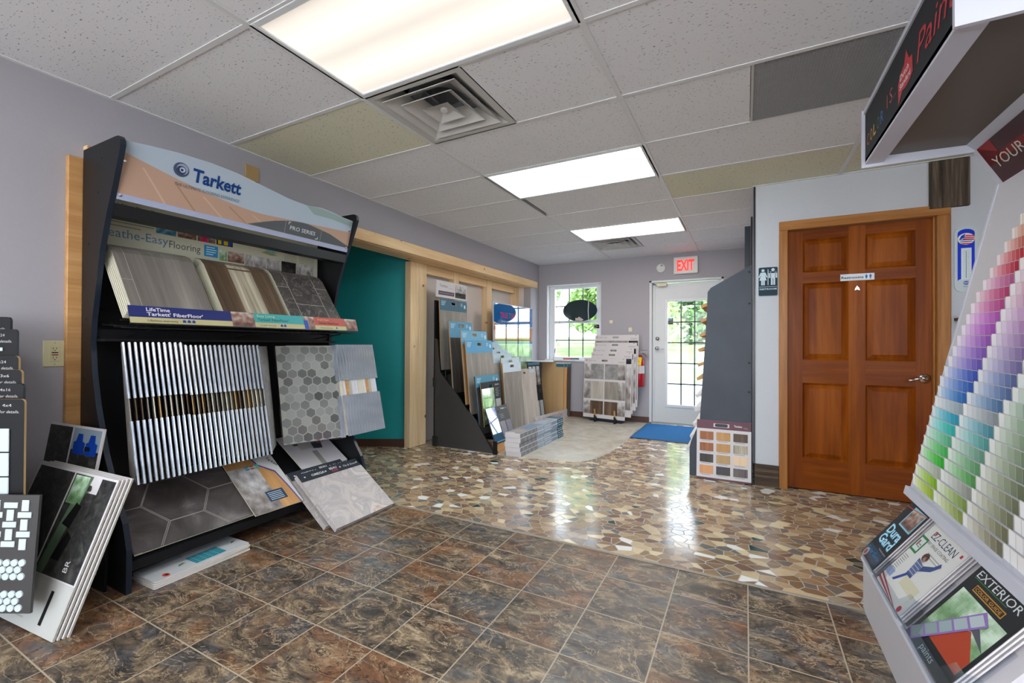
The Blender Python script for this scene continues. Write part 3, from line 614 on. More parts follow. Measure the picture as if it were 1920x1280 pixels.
mb = MB(); mb.tube([(-.02, 0, .475), (-.06, 0, .46), (-.078, 0, .40), (-.076, 0, .22), (-.07, 0, .17)], .009, 'rubber', 8); mb.cyl((-.07, 0, .17), (-.068, 0, .10), .012, 'black_plastic', 8); mb.build('hose', T)
mb = MB(); mb.prism([(-.055, -.066, .31), (.03, -.07, .305), (.04, -.05, .42), (-.03, -.045, .425)], (0, -.002, 0), 'printed', c=lin('f0cc10')); mb.build('inspection_tag', T)
mb = MB(); mb.box(-.03, .062, .1, .03, .095, .45, 'steel'); mb.build('wall_bracket', T)
# oval sign board hanging in the window
T = thing('oval_board', 'dark oval board hung on strings in front of the window', 'sign', (.712, BY-.03, 1.663)); ew, eh = .278, .168
ring = [(ew*math.cos(a*.19634954), 0, eh*math.sin(a*.19634954)) for a in range(32)]; mb = MB(); mb.prism(ring, (0, .012, 0), 'mirror_black'); mb.build('oval_panel', T)
mb = MB(); mb.tube([(-.13, 0, .148), (0, .0, .41), (.15, 0, .14)], .003, 'white_plastic', 5); mb.build('hanging_string', T)
mb = MB(); mb.tube([(.145, -.006, .142), (.138, -.008, 0), (.145, -.006, -.14)], .006, 'white_plastic', 6); mb.build('white_cord', T)
mb = MB(); mb.prism([(-.07, -.004, -.155), (-.065, -.004, -.11), (-.035, -.004, -.12), (-.012, -.004, -.095), (.022, -.004, -.115), (.065, -.004, -.145), (.03, -.004, -.163)], (0, -.003, 0), 'printed', c=lin('c9b9b0')); mb.build('pale_sticker', T)
T = thing('blind_wand', 'thin dark cord with a tassel hanging diagonally at the left of the window', 'cord', (.39, BY-.02, 1.60)); mb = MB(); mb.tube([(0, 0, 0), (-.05, 0, -.3), (-.09, -.01, -.58), (-.12, -.03, -.75)], .0025, 'rubber', 5); mb.build('cord', T); mb = MB(); mb.cyl((-.083, -.01, -.53), (-.09, -.01, -.60), .007, 'rubber', 8); mb.build('tassel', T)
T = thing('window_tag', 'small dark printed tag stuck on the lower right window pane', 'sticker', (.90, BY+.10, 1.39)); mb = MB(); mb.box(0, 0, 0, .085, .002, .058, 'printed', lin('90a09c')); mb.box(.008, -.001, .012, .078, 0, .045, 'printed', lin('34302c')); mb.box(.03, -.0015, .022, .06, -.001, .034, 'printed', lin('c08050')); mb.build('tag_card', T)
mb = MB(); mb.tube([(0, 0, 0), (.13, 0, 0)], .012, 'printed', 8, lin('b0504c')); mb.tube([(.13, 0, 0), (.26, 0, 0)], .011, 'printed', 8, lin('30403c')); mb.build('rolled_strip', None, (.42, BY+.03, .91), label='thin red and dark roll lying on the window sill', cat='roll')
# blue mat
mp = [atZ(1180, 822, .008), atZ(1303, 834, .008), Vector((2.48, 5.44, .008)), Vector((1.77, 5.44, .008))]
T = thing('door_mat', 'blue carpet mat on the floor before the glazed door', 'mat', (1.76, 4.36, .008)); mb = MB(); mb.bbox(0, 0, 0, .74, 1.06, .010, 'mat_blue', .003); mb.build('carpet_pad', T); mb = MB()
for a in ((-.012, -.012, .752, 0), (-.012, 1.06, .752, 1.072), (-.012, 0, 0, 1.06), (.74, 0, .752, 1.06)): mb.box(a[0], a[1], 0, a[2], a[3], .006, 'black_edge')
mb.build('rubber_edge', T)

# ================================================================= RESTROOM WALL ITEMS
mb0 = FR(Vector((3.084, DY, 1.532)), (1, 0, 0), (0, 0, 1)); T = thing('restroom_sign', 'dark blue restroom sign with two white figures, left of the wooden door', 'sign', mb0)
w_, h_ = .137, .233
def rr(x0, y0, x1, y1, r, n=5):
    p = []
    for cx, cy, a0 in ((x1-r, y0+r, -90), (x1-r, y1-r, 0), (x0+r, y1-r, 90), (x0+r, y0+r, 180)):
        for i in range(n+1): a = math.radians(a0+90*i/n); p.append((cx+r*math.cos(a), cy+r*math.sin(a)))
    return p
mb = MB(); mb.prism([(x, y, 0) for x, y in rr(0, 0, w_, h_, .012)], (0, 0, .006), 'printed', c=lin('8fa4ae')); mb.prism([(x, y, .006) for x, y in rr(.003, .003, w_-.003, h_-.003, .010)], (0, 0, .0008), 'printed', c=lin('16303f')); mb.build('sign_plate', T)
def figures(mb, x, y, s, c, L, woman=True):
    mb.disc(x, y+s*.92, s*.09, c, L)
    if woman:
        mb.poly([(x-s*.13, y+s*.80), (x+s*.13, y+s*.80), (x+s*.25, y+s*.50), (x+s*.19, y+s*.47), (x+s*.10, y+s*.66), (x+s*.20, y+s*.30), (x-s*.20, y+s*.30), (x-s*.10, y+s*.66), (x-s*.19, y+s*.47), (x-s*.25, y+s*.50)], c, L)
        mb.rect(x-s*.10, y, x-s*.01, y+s*.31, c, L); mb.rect(x+s*.01, y, x+s*.10, y+s*.31, c, L)
    else:
        mb.rect(x-s*.22, y+s*.42, x-s*.14, y+s*.80, c, L); mb.rect(x+s*.14, y+s*.42, x+s*.22, y+s*.80, c, L); mb.rect(x-s*.22, y+s*.72, x+s*.22, y+s*.81, c, L); mb.rect(x-s*.11, y+s*.40, x+s*.11, y+s*.80, c, L)
        mb.rect(x-s*.11, y, x-s*.015, y+s*.41, c, L); mb.rect(x+s*.015, y, x+s*.11, y+s*.41, c, L)
mb = MB(); Lz = 19; figures(mb, .033, .088, .128, 'c3d4dd', Lz); figures(mb, .103, .088, .132, 'c3d4dd', Lz, False); mb.rect(.066, .088, .071, .215, 'c3d4dd', Lz); mb.rect(.006, .073, w_-.006, .0755, 'c3d4dd', Lz); mb.text('RESTROOM', w_/2, .050, .018, 'c3d4dd', Lz, 'C', bold=.02, w=.118); mb.build('lettering', T)
T = thing('door_sticker', 'small white restrooms label on the upper door rail', 'sign', FR(Vector((3.633, DY+.045, 1.628)), (1, 0, 0), (0, 0, 1))); mb = MB(); mb.box(0, 0, 0, .205, .05, .002, 'printed', lin('dfe6ea')); mb.build('label_card', T)
mb = MB(); mb.text('Restrooms', .006, .015, .026, '1c2830', 6, w=.135, bold=.02); figures(mb, .158, .009, .034, '1a64b0', 6); figures(mb, .182, .009, .034, '1a64b0', 6, False); mb.build('lettering', T)
T = thing('door_charm', 'tiny silver charm on an orange thread below the restrooms label', 'ornament', (3.735, DY+.043, 1.622)); mb = MB(); mb.tube([(0, 0, 0), (0, 0, -.035)], .0015, 'printed', 5, lin('c86030')); mb.build('thread', T); mb = MB(); mb.prism([(-.016, 0, -.07), (-.01, 0, -.052), (0, 0, -.035), (.012, 0, -.052), (.017, 0, -.07), (0, 0, -.062)], (0, -.004, 0), 'chrome'); mb.build('charm', T)
# thermometer
T = thing('wall_thermometer', 'blue and white rounded advertising thermometer right of the wooden door', 'thermometer', FR(Vector((4.262, DY, 1.505)), (1, 0, 0), (0, 0, 1))); w_, h_ = .118, .45
mb = MB(); mb.prism([(x, y, 0) for x, y in rr(0, 0, w_, h_, .045, 7)], (0, 0, .008), 'white_enamel'); mb.build('backing_plate', T)
mb = MB(); L = 21; cx = w_/2
mb.poly([(.016, .075)]+[(cx+(cx-.016)*math.cos(math.pi*(1-i/10)), .075+.018*math.sin(math.pi*i/10)) for i in range(1, 10)]+[(w_-.016, .075), (w_-.016, .40)]+[(cx+(cx-.016)*math.cos(math.pi*i/10), .40+.03*math.sin(math.pi*i/10)) for i in range(1, 10)]+[(.016, .40)], '0a32c8', L)
mb.disc(cx, .362, .044, 'e0b040', L+1, ry=.040); mb.disc(cx, .362, .042, 'e8ecf0', L+2, ry=.038)
mb.poly([(.022, .355), (.034, .385), (.055, .398), (.05, .37)], '1a3ab4', L+3); 
for q in range(3): mb.poly([(.056-.006*q, .39-.012*q), (.098, .384-.012*q), (.100, .376-.012*q), (.056-.006*q, .381-.012*q)], 'd0202c', L+3)
mb.text('AMERICAN', cx, .352, .012, '1c2c80', L+4, 'C', w=.066, bold=.03); mb.rect(cx-.03, .341, cx+.03, .346, '1c2c80', L+4); mb.poly([(.03, .335), (.09, .332), (.075, .326), (.045, .326)], 'd0202c', L+3)
mb.rect(.034, .085, .086, .30, 'd8e4e8', L+1); 
for q in range(15): mb.rect(.043, .098+q*.013, .052, .0992+q*.013, '50646c', L+2); mb.rect(.068, .098+q*.013, .077, .0992+q*.013, '50646c', L+2)
mb.rect(cx-.0022, .095, cx+.0022, .28, '8a9aa2', L+2); mb.disc(cx, .062, .015, '1a50b0', L+2, ry=.013); mb.rect(cx-.013, .057, cx+.013, .060, 'd8e4e8', L+3); mb.rect(cx-.013, .064, cx+.013, .067, 'd8e4e8', L+3); mb.text('Filters', cx, .034, .012, '283c50', L+2, 'C'); mb.build('printed_face', T)
mb = MB(); mb.tube([(cx, .095, .011), (cx, .275, .011)], .0018, 'steel', 6); mb.build('glass_tube', T)
mb = MB(); mb.bbox(4.13, DY-.025, 2.092, 4.338, DY, H-.008, 'barnwood', .004); mb.build('barnwood_block', None, label='weathered barnwood block on the wall above the restroom door corner', cat='wood block')
T = thing('wall_shelf', 'small dark wall shelf with white trim mostly hidden by the paint display', 'shelf', (4.262, DY, 1.31)); mb = MB(); mb.box(0, -.16, 0, .5, 0, .018, 'brown_base'); mb.build('shelf_board', T); mb = MB(); mb.prism([(.0, -.15, 0), (.03, -.13, -.03), (.06, -.11, -.06), (.09, -.08, -.09), (.5, -.02, -.1), (.5, -.15, 0)], (0, .01, 0), 'white_enamel'); mb.build('lace_trim', T)
# outlet
T = thing('wall_outlet', 'almond wall outlet with test buttons beside the black rack', 'outlet', FR(Vector((0, -.25, 1.014)), (0, 1, 0), (0, 0, 1))); mb = MB(); mb.bbox(0, 0, 0, .083, .128, .006, 'almond', .003); mb.build('cover_plate', T)
mb = MB(); mb.bbox(.024, .028, .004, .059, .100, .009, 'almond', .001); mb.box(.030, .067, .009, .053, .072, .0105, 'printed', lin('301818')); mb.box(.030, .056, .009, .053, .061, .0105, 'printed', lin('a02020'))
for y in (.085, .04): mb.box(.034, y, .009, .036, y+.009, .0095, 'black_plastic'); mb.box(.046, y, .009, .048, y+.009, .0095, 'black_plastic'); mb.cyl((.041, y-.005, .009), (.041, y-.005, .0095), .0025, 'black_plastic', 8)
mb.build('receptacle', T)
for y in (.012, .116): mb = MB(); mb.cyl((.0415, y, .006), (.0415, y, .0075), .003, 'steel', 8); mb.build('screw', T)
mb = MB(); mb.box(0, 0, 0, .012, .09, .10, 'kraft'); mb.build('wood_tag', None, (0, atX(470, 325, 0).y-.04, atX(470, 325, 0).z-.05), label='small tan wooden tag on the wall peeking above the rack header', cat='tag')

# ================================================================= TIMBER FRAMING OF THE OPENING
T = thing('timber_frame', 'pale pine framing around the opening in the left wall', 'frame', (0, 0, 0))
z0 = 2.035; z1 = 2.135
def bar(nm, x0, y0, z0, x1, y1, z1, mt): mb = MB(); mb.bbox(x0, y0, z0, x1, y1, z1, mt, .003); mb.build(nm, T)
bar('header_board', 0, .0-.11, z0, .038, 5.40, z1, 'pine_rail'); bar('top_plate', -.21, -.1, OZ-.03, 0, 5.22, OZ, 'pine_rail')
bar('edge_post', 0.001, -.176, 0, .034, -.118, 2.062, 'plank_oak')
def yy(u): return atX(u, 560, -.21).y
for a, b in ((770, 786.5), (787, 800), (851.7, 860.3), (913.4, 922), (966.6, 981.4), (983, 991.6)): bar('stud', -.30 if a > 800 else -.29, yy(a), .007, -.21, yy(b), OZ-.03, 'pine')
for a, b in ((801, 851), (861, 913), (922.5, 966)): bar('blocking', -.27, yy(a), 1.93, -.215, yy(b), OZ-.03, 'pine_rail')

# ================================================================= BIG FLOORING SAMPLE RACK ON THE LEFT WALL
RY0, RY1 = -.125, 1.30
prof = [(.05, 0), (.537, 0), (.538, .198), (.50, .311), (.421, .42), (.309, .605), (.22, .827), (.176, .981), (.155, 1.138), (.168, 1.25), (.191, 1.348), (.243, 1.579), (.311, 1.751), (.373, 1.881), (.425, 2.0), (.443, 2.05), (.440, 2.075), (.422, 2.093), (.395, 2.096), (.05, 2.098)]
T = thing('flooring_rack', 'tall black flooring sample rack with curved side panels and arched header sign', 'display rack', (0, 0, 0))
for ya in (RY0, RY1-.022):
    mb = MB(); mb.prism([(x, ya, z) for x, z in prof], (0, .022, 0), 'black_laminate', 'black_edge'); sp_ = mb.build('side_panel', T)
    for (x, z) in ((.25, 2.02), (.22, 1.86), (.12, 1.62), (.1, 1.25), (.09, .95), (.3, .3)):
        mb = MB(); mb.cyl((x, ya-.001, z), (x, ya+.001, z), .006, 'rubber', 10); mb.build('bolt_hole', sp_)
a, b = RY0+.022, RY1-.022
mb = MB(); mb.box(.045, a, .02, .06, b, 2.05, 'black_laminate'); mb.build('back_panel', T)
for z0, z1, x0, x1 in ((1.74, 1.80, .25, .33), (1.15, 1.20, .06, .14)): mb = MB(); mb.box(x0, a, z0, x1, b, z1, 'black_laminate'); mb.build('cross_rail', T)
mb = MB(); mb.prism([(.06, a, .42), (.10, a, .42), (.505, a, .128), (.505, a, .085), (.49, a, .085), (.47, a, .10)], (0, b-a, 0), 'black_laminate'); mb.build('bottom_shelf', T)
for y in (a+.05, b-.05): mb = MB(); mb.cyl((.33, y-.02, .03), (.33, y+.02, .03), .03, 'rubber', 14); mb.build('caster', T)
# wire shelf under the price rail
mb = MB()
for x, z in ((.10, 1.235), (.22, 1.22), (.34, 1.21), (.42, 1.205), (.10, 1.3), (.40, 1.24)): mb.tube([(x, a, z), (x, b, z)], .0035, 'black_plastic', 5)
for q in range(30): y = a+(b-a)*(q+.5)/30; mb.tube([(.07, y, 1.235), (.42, y, 1.205)], .0025, 'black_plastic', 4)
mb.build('wire_shelf', T)
for y in (a+.12, (a+b)/2, b-.12): mb = MB(); mb.tube([(.08, y, 1.16), (.42, y, 1.20), (.08, y, 1.33)], .004, 'black_plastic', 5); mb.build('shelf_bracket', T)
# header sign
O = Vector((.342, RY0+.024, 1.818)); Vv = Vector((.069, 0, .255)).normalized(); FH = FR(O, (0, 1, 0), Vv); HW = b-a-.002
top = [(0, .275), (.1, .288), (.22, .300), (.38, .305), (.52, .298), (.68, .275), (.85, .25), (.98, .243), (1.1, .258), (1.2, .252), (1.28, .24), (HW, .235)]
mb = MB(); mb.prism([(0, 0, 0), (HW, 0, 0)]+[(x, y, 0) for x, y in top[::-1]], (0, 0, -.006), 'white_card'); hs = mb.build('header_sign', T, FH)
mb = MB()
mb.poly([(0, 0), (HW, 0)]+[(x, y) for x, y in top[::-1]], 'a9b7c4', 1)
def wv(x): return .19-.20*(x/HW)**1.1+.05*math.sin(x*4.2)
up = [(HW*i/24, min(max(.05, .205-.115*math.sin(min(1, i/13.)*1.57)+.04*max(0, (i-12)/12.)), .3)) for i in range(25)]
mb.poly([(0, .03)]+[(HW, .03)]+[(x, y+.02) for x, y in up[::-1]], 'b49480', 2)
for q in range(1, 9): x = .05+q*.14; mb.poly([(x, .03), (x+.012, .03), (x-.10, up[min(24, int((x-.05)/HW*24)+0)][1]+.0), (x-.108, up[min(24, int((x-.05)/HW*24)+0)][1]-.003)], ('c2a48e' if q % 2 else 'a27f6a'), 3)
mb.poly([(.62, .032)]+[(.62+.05*i, .032+.095*math.sin(min(1, i/7)*1.4)) for i in range(1, 9)]+[(1.1, .115), (1.2, .10), (HW, .045), (HW, .032)], '565b5e', 4)
mb.poly([(.98, .253-.008), (1.1, .25), (1.2, .244), (HW, .225), (HW, .19), (1.2, .205), (1.05, .2)], '8fa39f', 3)
mb.rect(0, 0, HW, .03, 'a3abc6', 5); mb.rect(.86, .032, .862, .12, '9aa0a2', 5); mb.rect(1.13, .032, 1.132, .11, '9aa0a2', 5)
mb.build('printed_face', hs)
mb = MB(); mb.disc(.245, .222, .036, '44506a', 6); mb.disc(.25, .226, .027, '8f9cb4', 7); mb.disc(.245, .219, .022, '34415e', 8); mb.disc(.25, .222, .013, 'b8c4d4', 9); mb.disc(.248, .221, .007, '2b3a5a', 10)
mb.text('Tarkett', .30, .183, .095, '0c3c78', 6, bold=.03, w=.255); mb.text('THE ULTIMATE FLOORING EXPERIENCE', .225, .138, .023, '5c6a74', 6, w=.33)
mb.text('PRO SERIES', .895, .062, .036, 'd6dade', 6, w=.19); mb.rect(.88, .105, .895, .109, 'd6dade', 6); mb.rect(.88, .092, .884, .105, 'd6dade', 6); mb.rect(1.09, .04, 1.11, .044, 'd6dade', 6); mb.rect(1.106, .044, 1.11, .056, 'd6dade', 6); mb.build('lettering', hs)
for x, y in ((.012, .02), (.012, .18), (HW-.02, .03), (HW-.02, .16)): mb = MB(); mb.lathe([(.008, 0), (.007, .005), (0, .007)], (x, y, 0), (0, 0, 1), 'chrome', 10); mb.build('sign_screw', hs)
# cream information panel
T = thing('information_panel', 'cream printed information panel fixed in the top of the black rack', 'sign', FR(Vector((.066, -.09, 1.565)), (0, 1, 0), (0.0, 0, 1)))
PW, PH = 1.33, .33
mb = MB(); mb.box(0, 0, -.004, PW, PH, 0, 'printed', lin('c3c3ac')); mb.build('panel', T)
mb = MB(); mb.text("Tarkett' FiberFloor'?", -.03+.03, .282, .034, '3a3a36', 2, w=.26)
for q, wd in enumerate((.25, .23, .24, .26, .2)): mb.rect(.0, .262-.020*q, wd, .268-.020*q, '8a8a7c', 2)
mb.text('Breathe-Easy', .0, .125, .068, '5c7ea4', 2, w=.33); mb.text('Flooring', .335, .115, .06, '55565a', 2, w=.165)
for q, kd in enumerate(('blue', 'people', 'people', 'dark')): 
    x = .27+q*.107; mb.photo(x, .185, x+.10, .245, kd, 2, 14, 9, q+2); mb.rect(x+.01, .252, x+.085, .255, '8a8a7c', 2)
mb.poly([(.50, .185), (.54, .185), (.535, .215), (.525, .23), (.512, .222)], 'c8205c', 4); mb.rect(.60, .19, .62, .24, 'd8b820', 4); mb.rect(.635, .19, .66, .235, 'd8b820', 4); mb.rect(.62, .19, .635, .24, '1c48a0', 4); mb.rect(.66, .19, .685, .23, '1c48a0', 4)
mb.rect(.52, .10, .60, .17, '2e8cc0', 3)
for q, wd in enumerate((.05, .06, .055, .04)): mb.rect(.532, .155-.014*q, .532+wd, .160-.014*q, 'd0e4ec', 4)
x = .61
for q, (wd, kd) in enumerate(((.05, 'green'), (.11, 'people'), (.06, 'room'), (.09, 'room'), (.11, 'room'), (.12, 'carpet'), (.08, 'room'), (.07, 'room'))): mb.photo(x, .05 if q > 1 else .09, x+wd-.005, .155, kd, 3, 10, 8, q+9); x += wd
mb.text("Introducing the Tarkett FiberFloor 'Protection System'", .72, .255, .024, '44443e', 2, w=.5)
for q in range(3): mb.poly([(.88+.02*q, .19+.014*q), (.93+.02*q, .205+.014*q), (1.0, .185+.015*q), (.95, .178+.015*q)], ('a09060', '6fb8b4', '8cc8d0')[q], 3+q)
for q in range(9): mb.rect(1.05, .235-.011*q, 1.15, .238-.011*q, '8a8a7c', 2); mb.rect(1.17, .228-.011*q, 1.30, .231-.011*q, '8a8a7c', 2)
mb.build('printed_face', T)
# swatch books on the upper shelf
bo = Vector((.424, 0, 1.305)); bt = Vector((.168, 0, 1.66)); bv = (bt-bo).normalized(); BL = (bt-bo).length
def swatch_book(y0, w_, label, draw, tilt=0.):
    T = thing('swatch_book', label, 'sample book', FR(bo+Vector((-.005, y0, 0)), (0, 1, .0), bv), 'flooring swatch books on the upper shelf')
    mb = MB()
    def sheet(z, t, m_, dy, c=None, x0=0, x1=w_):
        n = 8; pts = [(BL*i/n) for i in range(n+1)]
        for i in range(n):
            f = lambda y: z-.045*max(0, (y/BL-.78)/.22)**2
            ya, yb = pts[i]+dy, pts[i+1]+dy; za, zb = f(pts[i]), f(pts[i+1])
            mb.add([(x0, ya, za), (x1, ya, za), (x1, yb, zb), (x0, yb, zb), (x0, ya, za-t), (x1, ya, za-t), (x1, yb, zb-t), (x0, yb, zb-t)], [(0, 1, 2, 3), (7, 6, 5, 4), (0, 3, 7, 4), (2, 1, 5, 6), (0, 4, 5, 1), (3, 2, 6, 7)], m_, c)
    for q in range(6): sheet(-.010-.010*q, .006, 'paper_edge', -.004*q, x0=-.003*q)
    mb.build('page', T); mb = MB(); draw(sheet); mb_ = mb
    return T, mb, sheet
def book(y0, w_, label, fn):
    T, mb, sh = swatch_book(y0, w_, label, lambda s: None)
    m2 = MB()
    n = 10
    def surf(x0, x1, y0_, y1_, z, m_, c=None):
        f = lambda y: z-.045*max(0, (y/BL-.78)/.22)**2
        for i in range(n):
            ya = y0_+(y1_-y0_)*i/n; yb = y0_+(y1_-y0_)*(i+1)/n
            m2.face([(x0, ya, f(ya)), (x1, ya, f(ya)), (x1, yb, f(yb)), (x0, yb, f(yb))], m_, c)
    surf(0, w_, 0, BL, 0, 'paper_edge')
    f = lambda y: -.045*max(0, (y/BL-.78)/.22)**2
    for i in range(n):
        ya, yb = BL*i/n, BL*(i+1)/n
        for x in (0, w_): m2.face([(x, ya, f(ya)), (x, yb, f(yb)), (x, yb, f(yb)-.004), (x, ya, f(ya)-.004)], 'paper_edge')
    fn(surf); m2.build('cover_sheet', T)
book(-.07, .365, 'thick swatch book with a plain grey wood-look cover sheet', lambda s: (s(0, .365, 0, BL, .0006, 'vinyl_grey'), s(.045, .047, 0, BL, .0012, 'printed', lin('a8a49a')), s(0, .045, .17, .172, .0012, 'printed', lin('a8a49a'))))
book(.352, .385, 'swatch book with brown and whitewashed plank cover sheet', lambda s: (s(0, .385, 0, BL, .0006, 'plank_brown'), s(.13, .27, 0, BL*.92, .0012, 'plank_white')))
book(.765, .40, 'swatch book with dark slate tile cover sheet and white joints', lambda s: (s(0, .40, 0, BL, .0006, 'slate_sample'), s(.085, .088, 0, BL, .0012, 'printed', lin('b4b0a8')), s(.30, .303, 0, BL, .0012, 'printed', lin('b4b0a8')), s(.085, .30, .11, .113, .0012, 'printed', lin('b4b0a8')), s(0, .085, .25, .253, .0012, 'printed', lin('b4b0a8')), s(.30, .40, .27, .273, .0012, 'printed', lin('b4b0a8'))))
# price rail
FRL = FR(Vector((.452, -.085, 1.228)), (0, 1, 0), (-.03, 0, .085)); RL = 1.375
T = thing('price_rail', 'long printed price rail in blue, aqua and red along the shelf front', 'shelf rail', FRL)
mb = MB(); mb.box(0, 0, -.004, RL, .088, 0, 'black_plastic'); mb.box(0, -.004, -.012, RL, 0, 0, 'black_plastic'); mb.build('rail_channel', T)
mb = MB(); mb.rect(0, 0, RL, .03, 'b5ad80', 1); mb.rect(0, .03, .47, .088, '232c66', 2); mb.rect(.47, 0, .60, .088, 'a08078', 3); mb.photo(.47, 0, .60, .088, 'people', 4, 12, 8, 3); mb.rect(.60, .03, .93, .088, '3f9e9e', 2); mb.photo(.93, 0, 1.01, .088, 'people', 4, 9, 8, 6); mb.rect(.93, .0, .96, .06, '2a4ca0', 5); mb.rect(1.01, .03, RL, .088, 'b4584c', 2); mb.photo(1.27, 0, RL, .088, 'people', 3, 9, 8, 8); mb.build('printed_strip', T)
mb = MB(); mb.text('LifeTime', .07, .062, .026, 'd6d2e0', 6, bold=.02, w=.10); mb.text("Tarkett' FiberFloor'", .07, .038, .026, 'd6d2e0', 6, bold=.02, w=.25); mb.text('Lifetime warranty', .07, .008, .016, '3a3a30', 6, w=.13)
for q in range(3): mb.poly([(.22+.022*q, .008), (.235+.022*q, .008), (.235+.022*q, .018), (.2275+.022*q, .025), (.22+.022*q, .018)], '1c4090', 6)
mb.text('Easy Living', .62, .064, .022, 'b8d890', 6, w=.11); mb.text("Tarkett' FiberFloor'", .62, .040, .024, '1c3030', 6, w=.20); mb.text('15 year warranty', .63, .008, .014, '3a3a30', 6, w=.10)
for q in range(2): mb.poly([(.76+.022*q, .008), (.775+.022*q, .008), (.775+.022*q, .018), (.7675+.022*q, .025), (.76+.022*q, .018)], '1c4090', 6)
mb.text('Fresh Start', 1.04, .064, .022, 'e0a070', 6, w=.09); mb.text("Tarkett' FiberFloor'", 1.04, .040, .022, '40201c', 6, w=.17); mb.text('10 year warranty', 1.05, .008, .013, '3a3a30', 6, w=.10); mb.poly([(1.18, .008), (1.19, .008), (1.19, .018), (1.185, .022), (1.18, .018)], '1c4090', 6); mb.build('lettering', T)
# hanging swatch wings
def wing(label, h0, h1, f0, f1, z0, z1, group, face=None, tone='paper_edge', sleeve='sleeve_plastic', srad=.0060, soff=.0052):
    # h0/h1 hinge (x,y) at top/bottom, f0/f1 front edge at top/bottom
    T = thing('swatch_wing', label, 'sample wing', (h1[0], h1[1], z0), group); o = Vector((h1[0], h1[1], z0))
    ht, hb, ft, fb = Vector((*h0, z1)), Vector((*h1, z0+.0)), Vector((*f0, z1)), Vector((*f1, z0))
    nrm = (fb-hb).cross(ht-hb).normalized(); L = lambda s, t: (hb.lerp(fb, s)).lerp(ht.lerp(ft, s), t)-o
    def plate(s0, s1, t0, t1, th, m_, name, off=0.):
        mb = MB(); p = [L(s0, t0), L(s1, t0), L(s1, t1), L(s0, t1)]; mb.prism([q+nrm*(off-th/2) for q in p], nrm*th, m_); return mb
    plate(.03, .955, .012, .988, .004, tone, 's').build('swatch_sheet', T)
    for nm, t0, t1 in (('lower_sleeve', 0, .44), ('upper_sleeve', .60, 1)):
        mb = MB(); a_, b_ = L(1, t0), L(1, t1); mb.cyl(a_, b_, srad, sleeve, 8); 
        for sg in (-1, 1):
            p = [L(.93, t0), L(1, t0), L(1, t1), L(.93, t1)]; mb.prism([q+nrm*(sg*soff) for q in p], nrm*(.0007*sg), sleeve)
        mb.build(nm, T)
    return T, L, nrm
N = 28
rw = random.Random(5)
for i in range(N):
    t = i/(N-1); fy = -.068+t*.665; hy = fy+.06+.12*t if i < N-1 else .775; dz = (.0 if i < 11 else -.014)
    tone = ['paper_edge', 'foam_edge', 'plank_brown', 'kraft', 'plank_grey'][rw.randrange(5)]
    wing('clear-sleeved flooring swatch wing in the left-hand fan' if i < N-1 else 'last wing of the left-hand fan, its grey face turned to the room', (.16, hy), (.27, hy), (.335, fy), (.455, fy+.02), .462, 1.135+dz, 'swatch wings of the left-hand fan' if i < N-1 else None, tone=tone if i < N-1 else 'concrete_sample')
N = 14
for i in range(N):
    t = i/(N-1); fy = 1.185+t*.36; hy = .895+t*.32; fx0, fx1 = .335, .455
    if i == 0:
        T, L, nrm = wing('opened swatch wing showing pale hexagon mosaic flooring behind clear plastic', (.20, .80), (.343, .77), (fx0, fy), (.478, fy-.03), .468, 1.12, None)
        mb = MB(); e1 = (L(1, 0)-L(0, 0)); e2 = (L(0, 1)-L(0, 0)); W_, H_ = e1.length, e2.length; rh = random.Random(2)
        sg = 1 if nrm.dot(CAM-(L(.5, .5)+T.location)) > 0 else -1; 
        def pt(x, y, l=1): return L(x/W_, y/H_)+nrm*sg*(.0032+.0004*l)
        mb.face([pt(.005, .005, 0), pt(W_-.012, .005, 0), pt(W_-.012, H_-.006, 0), pt(.005, H_-.006, 0)], 'printed', lin('a8a69a'))
        r = .034; j = 0; y = r
        while y < H_-.01:
            x = r+(j % 2)*r*.92
            while x < W_-.02:
                g = rh.choice((.34, .42, .5, .58, .62, .55, .48)); cc = lin((g, g*.99, g*.95))
                pts = []
                for q in range(6): a_ = math.radians(30+60*q); xx = min(max(x+r*.96*math.cos(a_), .006), W_-.013); y2 = min(max(y+r*.96*math.sin(a_), .006), H_-.008); pts.append(pt(xx, y2, 1))
                mb.face(pts, 'printed', cc); x += r*1.84
            y += r*1.6; j += 1
        mb.build('hexagon_swatch', T)
        mb = MB(); mb.face([pt(-.005, -.005, 8), pt(W_, -.005, 8), pt(W_, H_+.003, 8), pt(-.005, H_+.003, 8)], 'clear_acrylic'); mb.build('clear_cover', T)
    else:
        tone = ['paper_edge', 'paper_edge', 'white_card', 'plank_oak', 'foam_edge', 'white_card', 'display_light'][i % 7]
        wing('clear-sleeved flooring swatch wing in the right-hand fan', (.20, hy-.05), (.365, hy-.05), (fx0, fy), (.475, fy+.005), .468, 1.125, 'swatch wings of the right-hand fan', tone=tone, srad=.0036, soff=.0027)
mb = MB(); mb.box(.10, a, 1.14, .24, b, 1.152, 'black_plastic'); 
mb.build('hinge_bar', bpy.data.objects['flooring_rack'])
